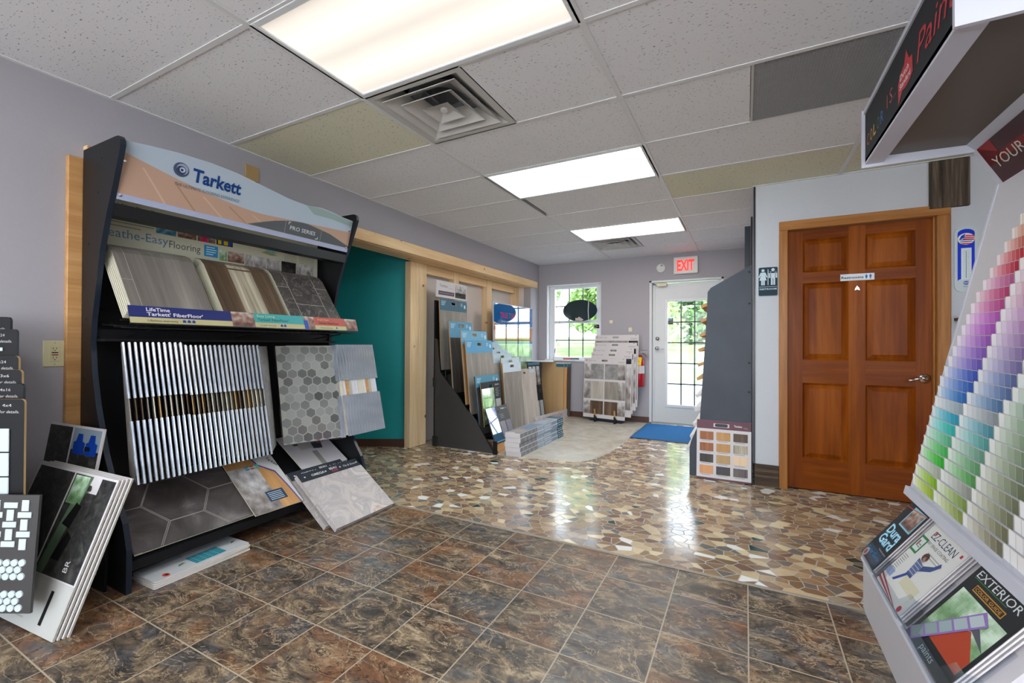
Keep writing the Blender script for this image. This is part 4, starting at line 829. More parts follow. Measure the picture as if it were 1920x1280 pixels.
# sheets and brochures on the bottom shelf
so_, st_ = Vector((.512, 0, .150)), Vector((.12, 0, .425)); sv = (st_-so_).normalized(); SL = (st_-so_).length
def shelf_sheet(name, label, cat, y0, w_, l_, dz, draw, curl=.02, rot=0., dx=0., thick=.003, grp=None, mt='paper_edge'):
    m_ = FR(so_+Vector((0, y0, 0))+sv*dx, (0, 1, 0), sv) @ Matrix.Rotation(rot, 4, 'Z'); m_ = m_ @ Matrix.Translation((0, 0, dz))
    T = thing(name, label, cat, m_, grp); mb = MB(); nx, ny = 10, 10
    def z(x, y): return curl*((x/w_-.5)**2*2)*(1-y/l_)*.6
    def quadgrid(x0, y0_, x1, y1_, L, mm, c=None, mb=mb):
        for i in range(nx):
            for j in range(ny):
                xa, xb = x0+(x1-x0)*i/nx, x0+(x1-x0)*(i+1)/nx; ya, yb = y0_+(y1_-y0_)*j/ny, y0_+(y1_-y0_)*(j+1)/ny
                mb.face([(xa, ya, z(xa, ya)+L*.0005), (xb, ya, z(xb, ya)+L*.0005), (xb, yb, z(xb, yb)+L*.0005), (xa, yb, z(xa, yb)+L*.0005)], mm, c)
    quadgrid(0, 0, w_, l_, 0, mt); quadgrid(0, 0, w_, l_, -thick/.0005, mt)
    for i in range(nx):
        xa, xb = w_*i/nx, w_*(i+1)/nx
        for y in (0, l_): mb.face([(xa, y, z(xa, y)), (xb, y, z(xb, y)), (xb, y, z(xb, y)-thick), (xa, y, z(xa, y)-thick)], mt)
        ya, yb = l_*i/nx, l_*(i+1)/nx
        for x in (0, w_): mb.face([(x, ya, z(x, ya)), (x, yb, z(x, yb)), (x, yb, z(x, yb)-thick), (x, ya, z(x, ya)-thick)], mt)
    mb.build('sheet', T); m2 = MB(); draw(m2, z, lambda *a_, **k_: quadgrid(*a_, mb=m2, **k_)); m2.build('printed_face', T); return T
def under(m, z, qg): 
    for q in range(6): m.rect(.03+q*.095, .002, .10+q*.095, .02, ('8a7a68', '5c4c40', 'c0b8a8')[q % 3], 3)
shelf_sheet('brochure', 'printed sheet with picture strip peeking out under the hexagon sheet', 'brochure', -.085, .60, .3, .006, under, .0)
def hexs(m, z, qg):
    m2 = m
    def hx(cx, cy, r):
        P6 = [(cx+r*math.cos(math.radians(60*q)), cy+r*math.sin(math.radians(60*q))) for q in range(6)]
        P6 = [(min(max(x, 0), .56), min(max(y, 0), SL*.95)) for x, y in P6]
        for q in range(6):
            (x0, y0), (x1, y1) = P6[q], P6[(q+1) % 6]
            if abs(x0-x1)+abs(y0-y1) < .01 or (x0 == x1 and x0 in (0, .56)) or (y0 == y1 and y0 in (0, SL*.95)): continue
            d = Vector((x1-x0, y1-y0)).normalized()*.0015; nn = Vector((-d.y, d.x)); n = 6
            for s_ in range(n):
                a_ = Vector((x0+(x1-x0)*s_/n, y0+(y1-y0)*s_/n)); b_ = Vector((x0+(x1-x0)*(s_+1)/n, y0+(y1-y0)*(s_+1)/n))
                m.face([(*(a_-nn), z(*a_)+.002), (*(b_-nn), z(*b_)+.002), (*(b_+nn), z(*b_)+.002), (*(a_+nn), z(*a_)+.002)], 'printed', lin('a09a94'))
    qg(0, 0, .56, SL*.95, 1, 'hex_sample')
    for cx, cy in ((.27, .26), (.27, -.01), (.03, .125), (.51, .125), (.51, .39), (.03, .39)): hx(cx, cy, .155)
shelf_sheet('vinyl_sheet', 'large grey hexagon-pattern vinyl sheet lying on the bottom shelf', 'flooring sheet', -.09, .56, SL*.95, .012, hexs, .03, mt='hex_sample')
def broch(m, z, qg):
    w_, l_ = .30, .42
    qg(0, 0, w_, l_, 1, 'plank_oak'); m.photo(.0, .0, .17, .36, 'room', 4, 12, 18, 4)
    for p in [((.20, .0), (.30, .0), (.30, .42), (.19, .42), (.20, .33), (.29, .22), (.28, .12), (.31, .0))]: m.poly([(.290, 0), (.30, 0), (.30, .42), (.17, .42), (.185, .36), (.26, .28), (.277, .15)], 'c8c6c2', 6); m.poly([(.284, 0), (.290, 0), (.277, .15), (.26, .28), (.185, .36), (.170, .42), (.162, .42), (.178, .355), (.254, .272), (.270, .15)], '4a3c9c', 7)
    m.rect(.12, .06, .23, .14, '23405c', 7)
    for q in range(5): m.rect(.13, .07+.013*q, .215, .074+.013*q, 'd0dce4', 8)
    for q in range(6): m.rect(.10+.03*(q % 3), .33+.02*(q//3), .125+.03*(q % 3), .345+.02*(q//3), ('4c9cb4', 'b06a4a', '5ca8a0')[q % 3], 8)
    m.text('Tarkett', .27, .355, .03, '34344a', 8, 'C', rot=-1.1, bold=.02, w=.09)
shelf_sheet('brochure', 'large brochure with a wood floor photo and white curved corner', 'brochure', .458, .30, .42, .034, broch, .0, rot=-.02, dx=-.03, thick=.006)
def broch2(m, z, qg):
    qg(0, 0, .36, .36, 1, 'display_grey'); m.rect(.02, .2, .2, .34, 'b4b0aa', 4); m.rect(.05, .25, .11, .27, '3a4430', 5)
    for q in range(6): m.rect(.02+.05*q, .03, .06+.05*q, .17, ('c8c6c2', '8c8a88')[q % 2], 4)
    m.poly([(.2, .19), (.36, .16), (.36, .30), (.22, .33)], '3a3c42', 6); m.text('BEAU', .25, .255, .03, 'd8d4d0', 8, bold=.02); m.text('FLOR', .255, .225, .03, 'c8384c', 8, bold=.02)
shelf_sheet('brochure', 'curled grey brochure behind the leaning sample boards on the bottom shelf', 'brochure', .90, .36, .36, .016, broch2, .05, rot=.02, dx=.17, thick=.008)
mb = MB(); mb.box(0, 0, 0, .012, .03, .05, 'kraft'); mb.build('price_tab', None, (.13, .93, .405), label='small tan tab standing at the back of the bottom shelf', cat='tag')
# boards leaning against the rack front
def omega(y0, x0, label, w_=.485):
    T = board('sample_board', label, 'sample board', FR(Vector((x0, y0, .0262)), (0, 1, 0), (-.375, .0, .265)), w_, .459, .032, 'marble_sample', me='foam_edge')
    m = MB(); m.rect(0, .39, w_, .459, '31353c', 1, 'printed_matt'); m.text('OMEGA', .09, .415, .026, 'c8ccd0', 3, bold=.02, w=.10); m.text('BEAU', .235, .425, .025, 'd0d4d8', 3, bold=.02, w=.06); m.text('FLOR', .245, .402, .025, 'b83c50', 3, bold=.02, w=.05); m.text('Tile & Stone', .345, .415, .024, 'c8ccd0', 3, shear=.3, w=.11)
    for x in (.04, .2, .32, .465): m.disc(x, .424, .006, 'c8ccd0', 3)
    m.rect(.0, .12, w_, .122, 'c8c0b6', 2); m.rect(.33, .122, .332, .39, 'bdb6b0', 2); m.rect(.4, 0, .402, .12, 'd0c8be', 2); m.build('label_band', T)
    m = MB(); m.box(.004, .004, -.033, .006, .45, -.0, 'foam_edge'); 
    return T
omega(.785, .83, 'pink-grey stone-look sample board with dark label band, leaning in front')
omega(.772, .748, 'second stone-look sample board, mostly behind the front leaning one', .43)
# magazines on the floor
for i in range(4):
    mg = Vector((.60, -.035, 0)); a_ = Matrix.Translation((.60-.004*i, -.045+.003*i, .0015+.0075*i)) @ Matrix.Rotation(math.radians(91+(i % 2)*1.5), 4, 'Z')
    T = thing('magazine', ['bottom magazine of the pile on the floor under the rack', 'second magazine from the bottom of the floor pile', 'third magazine up in the floor pile under the rack', 'top magazine of the floor pile, white cover with blue tiled picture'][i], 'magazine', a_, 'magazines piled under the rack')
    mb = MB(); mb.prism([(x, y, 0) for x, y in rr(0, 0, .455, .20, .012)], (0, 0, .006), 'paper_edge', 'white_card'); mb.build('pages', T)
    if i == 3:
        mb = MB(); L = 16; mb.poly(rr(0, 0, .455, .20, .012), 'c8ccce', L); mb.photo(.19, .02, .34, .12, 'blue', L+1, 12, 9, 4); mb.rect(.19, .02, .34, .12, '2c8c9c', L+2)
        for q in range(4): mb.rect(.19, .04+q*.022, .34, .042+q*.022, '8ccad0', L+3); mb.rect(.21+.03*q, .02, .212+.03*q, .12, '8ccad0', L+3)
        mb.disc(.06, .03, .014, 'd84820', L+2, ry=.02); mb.disc(.062, .03, .008, '1c2c60', L+3); mb.rect(.02, .15, .2, .19, 'a8b0b4', L+1); mb.poly([(.13, .06), (.17, .075), (.16, .085), (.14, .08)], '6a7c50', L+2); mb.poly([(.4, .08), (.44, .1), (.42, .11)], '6a7c50', L+2); mb.build('printed_cover', T)

# ================================================================= LEFT CORNER: TILE BOARDS AND CARPET BOARDS
D = Vector((.885, .466, 0)).normalized(); NN = Vector((.466, -.885, 0)).normalized()
tops = ((1.235, 20, 594), (1.188, 32, 617), (1.076, 35, 667), (1.018, 41, 693), (.959, 44, 719), (.897, 46, 748))
names = ('rearmost and tallest black tile sample board at the left edge', 'second tallest black tile sample board at the left edge', 'third black tile board from the back, tan edged', 'fourth black tile board from the back', 'fifth black tile board, just behind the front one', 'front black tile board with white tiles and tan edge')
for i, (zt, u, v) in enumerate(tops):
    k_ = 5-i; nr = NN
    # right top corner: on the ray, plane offset behind the front board
    base = atX(46, 748, .50); d0 = nr.dot(base)-.022*k_; r = ray(u, v); p = CAM+r*((d0-nr.dot(CAM))/nr.dot(r)); w_ = (p.x-.02)/D.x; zb = .12 if i < 5 else .18
    T = thing('tile_sample_board', names[i], 'sample board', FR(Vector((p.x, p.y, zb))-D*w_, D, (0, 0, 1)), 'black tile sample boards at the left edge')
    mb = MB(); hh = p.z-zb; mb.prism([(x, y, 0) for x, y in rr(0, 0, w_, hh, .015)], (0, 0, -.008), 'black_laminate', 'kraft' if i in (2, 3, 5) else 'black_edge'); mb.build('panel', T)
    mb = MB(); mb.text('Check for details.', w_-.02, hh-.055, .016, 'b8b8b8', 2, 'R', shear=.2, w=.13); mb.text('size %s' % ('24x24', '12x24', '4x24', '3x6', '4x16', '4x4')[i], w_-.05, hh-.030, .016, 'b8b8b8', 2, 'R', w=.08); mb.build('lettering', T)
    if i in (1, 5):
        mb = MB(); rows = ((.115, .205), (.21, .30), (.305, .37)) if i == 5 else ((.075, .09),)
        for y0, y1 in rows: mb.bbox(w_-.20, hh-y1, .0, w_-.055, hh-y0, .006, 'white_enamel', .002)
        if i == 5:
            mb.box(w_-.20, hh-.56, 0, w_-.045, hh-.375, .002, 'charcoal_laminate')
            for y0, y1 in ((.40, .49), (.50, .55)): mb.bbox(w_-.20, hh-y1, .002, w_-.075, hh-y0, .008, 'white_enamel', .002)
        mb.build('sample_tile', T)
T = thing('tile_board_stand', 'black stand holding the tile sample boards at the left edge', 'display stand', (.0, -.66, 0)); mb = MB(); mb.box(.02, 0, .0, .40, .05, .03, 'black_plastic'); mb.box(.10, -.02, .03, .15, .06, .11, 'black_plastic'); mb.build('stand_base', T)
bp = atZ(56, 1150, .115); rq = ray(45, 930); mW = CAM+rq*((NN.dot(bp)-.03-NN.dot(CAM))/NN.dot(rq))-bp; MHh = mW.length; w_ = bp.x/D.x-.03; T = thing('mosaic_sample_board', 'grey board with white basket-weave and round penny mosaics, leaning at the left edge', 'sample board', FR(bp-D*w_, D, mW))
mb = MB(); mb.box(0, 0, -.01, w_, MHh, 0, 'charcoal_laminate'); mb.build('panel', T)
mb = MB(); x1 = w_-.03
for i in range(7):
    for j in range(5):
        x = x1-.055*(i+1)+.01; y = MHh-.02-.036*(j+1)
        if (i+j) % 2: mb.bbox(x, y+.008, 0, x+.052, y+.029, .004, 'white_enamel', .001)
        else: mb.bbox(x+.013, y-.003, 0, x+.040, y+.038, .004, 'white_enamel', .001)
mb.build('basket_weave_mosaic', T)
for g, (ya, nr_) in enumerate(((MHh-.30, 3), (.02, 3))):
    mb = MB()
    for j in range(nr_):
        for i in range(9): mb.lathe([(.0135, 0), (.0125, .004), (0, .0045)], (x1-.014-.029*i-(.0145 if j % 2 else 0), ya+.025*j, 0), (0, 0, 1), 'white_enamel', 12)
    mb.build('penny_mosaic', T)
# carpet boards
BRc = Vector((.68, -.405, 0)); Ec = Vector((.58, .07, -.02)); Wc = Vector((-.10, .185, .55))
for i in range(4):
    off = Vector((.005, .013, 0))*i
    lab = ('front carpet sample board with a photo of chairs and a white text panel', 'second carpet board in the leaning stack, only its right edge showing', 'third carpet board in the leaning stack', 'last carpet board in the leaning stack')[i]
    T = thing('carpet_sample_board', lab, 'sample board', FR(BRc+off-Ec+Vector((0, 0, .002)), Ec, Wc), 'carpet sample boards leaning beside the rack')
    mb = MB(); slab(mb, .585, .59, .007, 'white_card', (.40, .53, .075, .03), 'foam_edge'); mb.build('panel', T)
    mb = MB()
    if i == 0:
        for a_ in ((.01, .19, .28, .58),): mb.patch(*a_, 'carpet_photo', 1)
        mb.patch(.29, .19, .36, .58, 'carpet_photo', 1); mb.patch(.36, .19, .575, .515, 'carpet_photo', 1); mb.patch(.48, .515, .575, .58, 'carpet_photo', 1); mb.rect(.285, .19, .291, .58, 'c8c8c4', 2)
        mb.poly([(.295, .19), (.35, .19), (.42, .58), (.36, .58)], '5a7058', 3); mb.photo(.30, .46, .40, .575, 'green', 4, 8, 8, 3); mb.poly([(.36, .25), (.42, .25), (.44, .34), (.40, .36)], '141414', 5); mb.poly([(.34, .38), (.40, .37), (.42, .46), (.38, .47)], '141414', 5)
        mb.rect(.0, .0, .585, .185, 'b4b4ae', 2); mb.patch(.01, .0, .20, .18, 'carpet_fibre', 6); mb.rect(.46, .03, .48, .15, '141414', 4)
        for q in range(8): mb.rect(.25, .03+.016*q, .25+(.07 if q % 3 else .10), .036+.016*q, '9a9a94', 4)
        mb.text('BR', .50, .22, .04, 'c8c8c8', 5, rot=1.57)
    else: mb.patch(.01, .01, .575, .51, 'carpet_photo', 1)
    mb.build('printed_face', T)
E2 = Vector((.383, .09, -.022)); p = Vector((.413, -.16, .738)); 
p = Vector(atY(196.5, 805, -.135)); dv = (atY(178, 884, -.165)-p)
U2 = E2.normalized(); V2 = -dv; V2 = (V2-U2*V2.dot(U2)).normalized(); U2b = (U2+V2*.0); T = thing('carpet_sample_board', 'upper carpet sample board with a photo of blue armchairs, behind the others', 'sample board', FR(p-U2*.40-V2*.42, U2, V2), None)
mb = MB(); mb.box(0, -.13, -.008, .40, .42, 0, 'white_card'); mb.build('panel', T)
mb = MB(); mb.patch(.01, .235, .20, .41, 'carpet_photo', 1); mb.patch(.01, .02, .20, .225, 'carpet_photo', 1); mb.patch(.21, .02, .39, .31, 'carpet_photo', 1); mb.rect(.21, .31, .39, .41, '8898a4', 1)
for x in (.225, .305): mb.poly([(x, .29), (x+.07, .29), (x+.072, .345), (x+.055, .35), (x+.05, .385), (x+.02, .385), (x+.012, .35), (x-.002, .345)], '0c3c9c', 3)
mb.rect(.30, .31, .335, .33, '101c2c', 4); mb.build('printed_face', T)
T = thing('mosaic_sample_board', 'dark board with small blue-grey pebble mosaics standing against the rack side', 'sample board', FR(Vector((.18, -.175, .0)), (1, .06, 0), (.02, .02, .5)))
mb = MB(); mb.box(0, 0, -.01, .24, .49, 0, 'black_laminate'); mb.build('panel', T)
for (cx, cy) in ((.20, .41), (.14, .12)):
    mb = MB()
    for i in range(3):
        for j in range(5): mb.lathe([(.0125, 0), (.011, .005), (0, .006)], (cx+(.024*i-.024)*.9+(.011 if j % 2 else 0), cy+.024*j-.05, 0), (0, 0, 1), 'slate_laminate', 10)
    mb.build('pebble_mosaic', T)

# ================================================================= MIDDLE: STEPPED SAMPLE RACK
TY0, TY1 = 2.90, 3.46
T = thing('stepped_rack', 'low black stepped rack with a plain side panel, holding blue-headed boards', 'display rack', (0, 0, 0))
for y in (2.87, TY1+.02):
    mb = MB(); mb.prism([(-.06, y, 0.006), (.74, y, .006), (.74, y, .035), (.68, y, .04), (.60, y, .16), (.50, y, .31), (.40, y, .41), (.29, y, .53), (.16, y, .67), (.02, y, .82), (.0, y, 1.0), (-.02, y, 1.18), (-.06, y, 1.2)], (0, .02, 0), 'charcoal_laminate', 'black_plastic'); mb.build('side_panel', T)
mb = MB(); mb.box(-.07, 2.87, .006, -.055, TY1+.04, 1.62, 'black_laminate'); mb.build('back_panel', T)
for i, (x, z) in enumerate(((.03, .80), (.15, .56), (.27, .44), (.38, .34), (.50, .12))):
    mb = MB(); mb.box(x-.03, TY0, z-.0, x+.05, TY1, z+.012, 'black_plastic'); mb.box(x+.042, TY0, z, x+.05, TY1, z+.04, 'black_plastic'); mb.build('shelf_ledge', T)
    mb = MB(); mb.tube([(x+.045, TY0-.012, z-.1), (x+.045, TY0-.012, z+.04)], .006, 'black_plastic', 6); mb.build('peg', T)
mb = MB(); mb.bbox(-.075, 2.855, .66, -.05, 2.90, .76, 'rubber', .004); mb.build('bracket_clip', T)
mb = MB(); mb.bbox(-.07, 2.845, .006, -.01, 2.87, .12, 'rubber', .004); mb.build('foot', T); mb = MB(); mb.bbox(.70, 2.85, .006, .75, 2.87, .14, 'black_plastic', .004); mb.build('foot', T)
# sign on top
T = thing('rack_sign', 'white rack-top sign with a room photo and grey wordmark', 'sign', FR(Vector((-.02, 2.85, 1.655)), (0, 1, 0), (0, 0, 1))); mb = MB(); mb.bbox(0, 0, -.02, .60, .19, 0, 'white_card', .003); mb.build('sign_panel', T)
mb = MB(); mb.rect(.03, .03, .33, .075, '5a4858', 1); mb.text('INNOVATIVE RIGID CORE', .045, .045, .02, 'b8acb8', 2, w=.26); mb.text('Timeless', .05, .12, .045, '6c6c70', 2, w=.15); mb.text('DESIGNS', .22, .11, .016, '9a9a9e', 2, w=.09); mb.photo(.35, .02, .57, .165, 'room', 1, 16, 12, 7); mb.photo(.35, .02, .57, .08, 'carpet', 2, 16, 6, 7); mb.build('printed_face', T)
mb = MB(); mb.tube([(-.0, .3, -.01), (-.0, .3, -.06)], .008, 'black_plastic', 6)
def hboard(name, label, x, y, ztop, h, w_, head, body, lean=.10, hole=True, txt=True, group='flooring boards in the stepped rack', t=.012, headh=.10, edge='board_edge', headc='5f8ea6'):
    T = thing(name, label, 'sample board', FR(Vector((x+lean*h/.8, y, ztop-h)), (0, 1, 0), (-lean*1.25, 0, 1)), group); hole_ = (w_/2, h-.045, .09, .03) if hole else None
    hh = h
    mb = MB(); slab(mb, w_, hh, t, body, hole_, edge); mb.build('panel', T)
    if head:
        mb = MB(); c = headc
        if hole:
            for a_ in ((0, h-headh, w_/2-.05, h), (w_/2+.05, h-headh, w_, h), (w_/2-.05, h-headh, w_/2+.05, h-.062), (w_/2-.05, h-.028, w_/2+.05, h)): mb.rect(*a_, c, 1)
        else: mb.rect(0, h-headh, w_, h, c, 1)
        mb.rect(0, 0, .006, h, c, 2); 
        for q in range(4): mb.rect(.03, h-.03-.014*q, .03+.09*(1-.12*q), h-.025-.014*q, 'c4dae4', 2)
        for q in range(3): mb.rect(w_-.13, h-.035-.014*q, w_-.09, h-.030-.014*q, 'c4dae4', 2)
        mb.rect(w_-.06, h-.085, w_-.03, h-.045, 'd0e0e8', 2); mb.build('label_header', T)
    return T
hboard('plank_board', 'tallest blue-headed plank board, directly under the rack sign', -.02, 2.90, 1.645, .80, .54, 1, 'plank_grey', .03, headh=.13, headc='476c80')
hboard('plank_board', 'second blue-headed board, narrower with dark samples', .115, 2.89, 1.388, .80, .46, 1, 'plank_dark', .07, headh=.18, headc='5f96b4')
hboard('plank_board', 'third board in the stepped rack, clear blue header with hand slot', .272, 2.89, 1.285, .80, .54, 1, 'plank_oak', .08, headh=.15, headc='6da8c4')
hboard('plank_board', 'fourth board with grey-white plank face and blue header', .325, 2.90, 1.180, .80, .56, 1, 'plank_grey', .08, headh=.14, headc='5b9ac0')
T = hboard('plank_board', 'teal-headed board low in the rack with a small card on its front', .455, 2.89, .795, .62, .50, 1, 'charcoal_laminate', .10, hole=False, headh=.12, headc='4f8ea8')
T2 = hboard('sample_card', 'glossy pale card leaning on the teal-headed board', .492, 2.94, .725, .47, .42, 0, 'black_laminate', .10, t=.006, group=None)
mb = MB(); mb.photo(.01, .02, .27, .40, 'green', 2, 12, 16, 5, m='printed_gloss'); mb.rect(.29, .05, .40, .27, 'a8aaa8', 2); mb.text('SERIES', .30, .42, .025, 'd0d0d0', 2, w=.09)
for q in range(6): mb.rect(.30, .30+.017*q, .30+.06+.02*(q % 2), .305+.017*q, '9aa0a4', 2)
mb.build('printed_face', T2)
T = board('sample_board', 'small board with lilac photo and three plank swatches at the foot of the stepped rack', 'sample board', FR(Vector((.69, 2.93, .10)), (0, 1, 0), (-.125, 0, .35)), .46, .37, .012, 'charcoal_laminate', me='board_edge')
mb = MB(); mb.photo(.0, .21, .19, .37, 'lilac', 2, 12, 10, 3, m='printed_gloss'); mb.rect(0, .0, .19, .21, '32607c', 2, 'printed_gloss'); mb.rect(0, 0, .46, .012, '58a8d8', 3); mb.rect(.21, .02, .32, .20, '8f8d98', 2); mb.rect(.34, .02, .45, .20, '7f7d88', 2); mb.text('Timeless', .30, .33, .025, 'd4d4dc', 2, bold=.02, w=.08); mb.text('DESIGNS', .39, .33, .012, 'b4b4bc', 2, w=.05); mb.disc(.235, .31, .012, '0a0a0a', 2)
for q in range(3): mb.rect(.25, .235+.018*q, .33, .239+.018*q, '9a98a4', 2)
mb.build('printed_face', T)
mb = MB(); mb.prism([(.675, 2.93, .008), (.735, 2.93, .008), (.665, 2.93, .10), (.645, 2.93, .10)], (0, .30, 0), 'plank_oak'); mb.build('wood_offcut', None, label='orange wood piece under the lilac-photo board at the rack foot', cat='wood piece')

# ================================================================= SECOND DISPLAY WITH POSTER
T = thing('floor_display', 'floor display bin with a low white front behind the stacked cartons', 'display rack', (0, 0, 0))
mb = MB(); mb.box(-.02, 3.62, .008, .46, 5.40, .03, 'black_laminate'); mb.build('base', T)
mb = MB(); mb.box(-.03, 3.62, .008, -.012, 5.27, 1.0, 'black_laminate'); mb.build('back_panel', T)
for y in (4.60,): mb = MB(); mb.prism([(-.02, y, .03), (.40, y, .03), (.40, y, .10), (.10, y, .80), (-.02, y, .80)], (0, .015, 0), 'black_laminate'); mb.build('divider', T)
fo, fe = Vector((.435, 4.45, .008)), Vector((.545, 5.44, .008)); fd = fe-fo
mb = MB(); F_ = FR(fo, fd, (0, 0, 1)); mb.box(0, 0, -.012, fd.length, .125, 0, 'white_card'); mb.box(0, 0, -.012, .012, .10, .02, 'white_card'); fb = mb.build('front_board', T, F_)
mb = MB(); x = .23
for ch, cc in zip('TRUETOUCH', ('b4604c', '9c6a5c', '8c6c68', '7a7078', 'b4604c', '8a8498', 'b4604c', '8a6a70', '7a5a60')): mb.text(ch, x, .035, .075, cc, 2, w=.05); x += .066
mb.build('lettering', fb)
T = thing('poster_panel', 'large glossy poster with a blue band, reflecting the window', 'poster', FR(Vector((.012, 4.035, .50)), (0, 1, 0), (-.0, 0, 1))); PW, PH = 1.225, 1.20
mb = MB(); mb.box(0, 0, -.008, PW, PH, 0, 'white_card'); mb.build('panel', T)
mb = MB(); G = 'printed_gloss'; mb.rect(.01, .01, PW-.005, PH-.01, 'b8ccd4', 1, G); mb.poly([(.01, PH-.01), (PW-.005, PH-.01), (PW-.005, PH-.30), (.8, PH-.33), (.4, PH-.33), (.01, PH-.26)], '0c5c9c', 2, G)
mb.poly([(.01, PH-.27), (.4, PH-.34), (.8, PH-.34), (PW-.005, PH-.31), (PW-.005, PH-.52), (.01, PH-.52)], 'a8653c', 2, G)
for q in range(16): mb.rect(.03+.075*q, PH-.52, .035+.075*q, PH-.35, '7c4424', 3, G)
mb.rect(.01, PH-.56, PW-.005, PH-.52, '1c6c94', 3, G); mb.photo(.01, .05, PW-.005, .62, 'green', 2, 20, 14, 8, G)
mb.text('TRUE', .18, PH-.20, .11, 'c43c70', 4, w=.23, m=G, bold=.02); mb.text('T', .43, PH-.20, .11, '38b0b0', 4, m=G, w=.05); mb.text('OUCH', .49, PH-.20, .11, 'c43c70', 4, w=.22, m=G, bold=.02); mb.text('ENGINEERED HARDWOOD FLOORING', .22, PH-.26, .03, 'c8dce8', 4, w=.45, m=G)
for q in range(3): mb.rect(.87, PH-.13-.035*q, 1.07, PH-.125-.035*q, 'c8dce8', 4, G)
mb.text('PUR', .95, .14, .08, '3c7cc0', 4, m=G, w=.14); mb.build('printed_face', T)
# paler plank boards stepping down beside the stepped rack
spec = [((934, 640.6), 4.00, 'plank_pale', '9cc0d0', 'pale plank board furthest back in the second row, light blue header'), ((940.6, 647), 4.02, 'plank_pale', 'a8c4d2', 'second pale plank board in the second row'), ((951.6, 654), 4.08, 'plank_pale', 'aec8d4', 'third pale plank board with a small slot in the second row'),
        ((958.6, 661), 4.12, 'plank_pale', 'b4ccd8', 'fourth pale plank board in the second row'), ((973, 668.7), 4.22, 'plank_pale', 'b8ced8', 'fifth plank board, white header with dark slot'), ((976, 677.5), 4.18, 'plank_grey', 'c0d2dc', 'sixth plank board, widest of the second row'), ((972, 684.5), 4.37, 'plank_brown', '9c9490', 'brown-grey board just behind the front plank board')]
for (uv, yr, body, hc, lab) in spec:
    p = atY(*uv, yr); w_ = .17 if yr > 4.3 else .50
    hboard('plank_board', lab, max(p.x, .03), yr-w_, p.z, p.z-.06 if p.z < .95 else .82, w_, 1, body, .03 if yr > 4.3 else .07, hole=yr < 4.3, headh=.12, headc=hc, group='pale plank boards in the second row')
T = board('plank_board', 'front whitewashed plank board with hand slot leaning in the bin', 'sample board', FR(Vector((.36, 4.19, .03)), (.10, .38, 0), (-.105, .02, .77)), .40, .775, .012, 'plank_pale', hole=(.17, .72, .05, .03), me='board_edge')
mb = MB(); mb.rect(.13, .0, .134, .775, '9a958e', 1); mb.rect(.265, 0, .269, .775, 'a8a39c', 1); mb.rect(.28, .72, .39, .76, 'a8c4d4', 1); mb.build('printed_face', T)
for i in range(3):
    T = board('photo_strip_board', ('left', 'middle', 'right')[i]+' of three narrow black boards with photo strips beside the plywood', 'sample board', FR(Vector((.335+.012*i, 4.63+.105*i, .05)), (.03, .10, 0), (-.13, .0, .80)), .098, .83, .012, 'black_laminate', group='three narrow black photo boards')
    mb = MB(); mb.rect(.0, .79, .098, .83, '3c6a7c', 1); mb.photo(.015, .50, .08, .77, 'room', 1, 5, 14, i+3); mb.photo(.015, .32, .08, .5, 'dark', 1, 5, 8, i+1); mb.rect(.015, .05, .085, .27, 'a8acb0', 1); mb.build('printed_face', T)
for i, (mt, lab) in enumerate((('plywood', 'front sheet of plain plywood standing in the bin'), ('plank_oak', 'second wood sheet, only its edge showing behind the plywood'), ('plank_dark', 'dark wood sheet at the back of the plywood stack'))):
    T = thing('wood_sheet', lab, 'wood sheet', FR(Vector((.125+.05*i, 5.35+.028*i, .034)), (1, .03, 0), (-.05, .05, 1)), 'wood sheets standing in the bin'); mb = MB(); w_ = (.37, .36, .36)[i]; mb.box(0, 0, -.018, w_, .83-.01*i, 0, mt); mb.build('sheet', T)
    mb = MB(); mb.rect(w_-.13, .75, w_, .81, '2c6478', 1); mb.rect(w_-.13, .80, w_, .82, 'b0bcc4', 2); mb.build('blue_tag', T)
T = thing('top_board', 'thin flat board lying on top of the plywood sheets', 'board', (.0, 0, .868)); mb = MB(); mb.prism([(*atZ(982, 677.8, .868).xy, 0), (*atZ(1036, 678.6, .868).xy, 0), (*atZ(1040, 676.3, .868).xy, 0), (*atZ(1004, 675.9, .868).xy, 0)], (0, 0, .008), 'white_card'); mb.build('board', T)
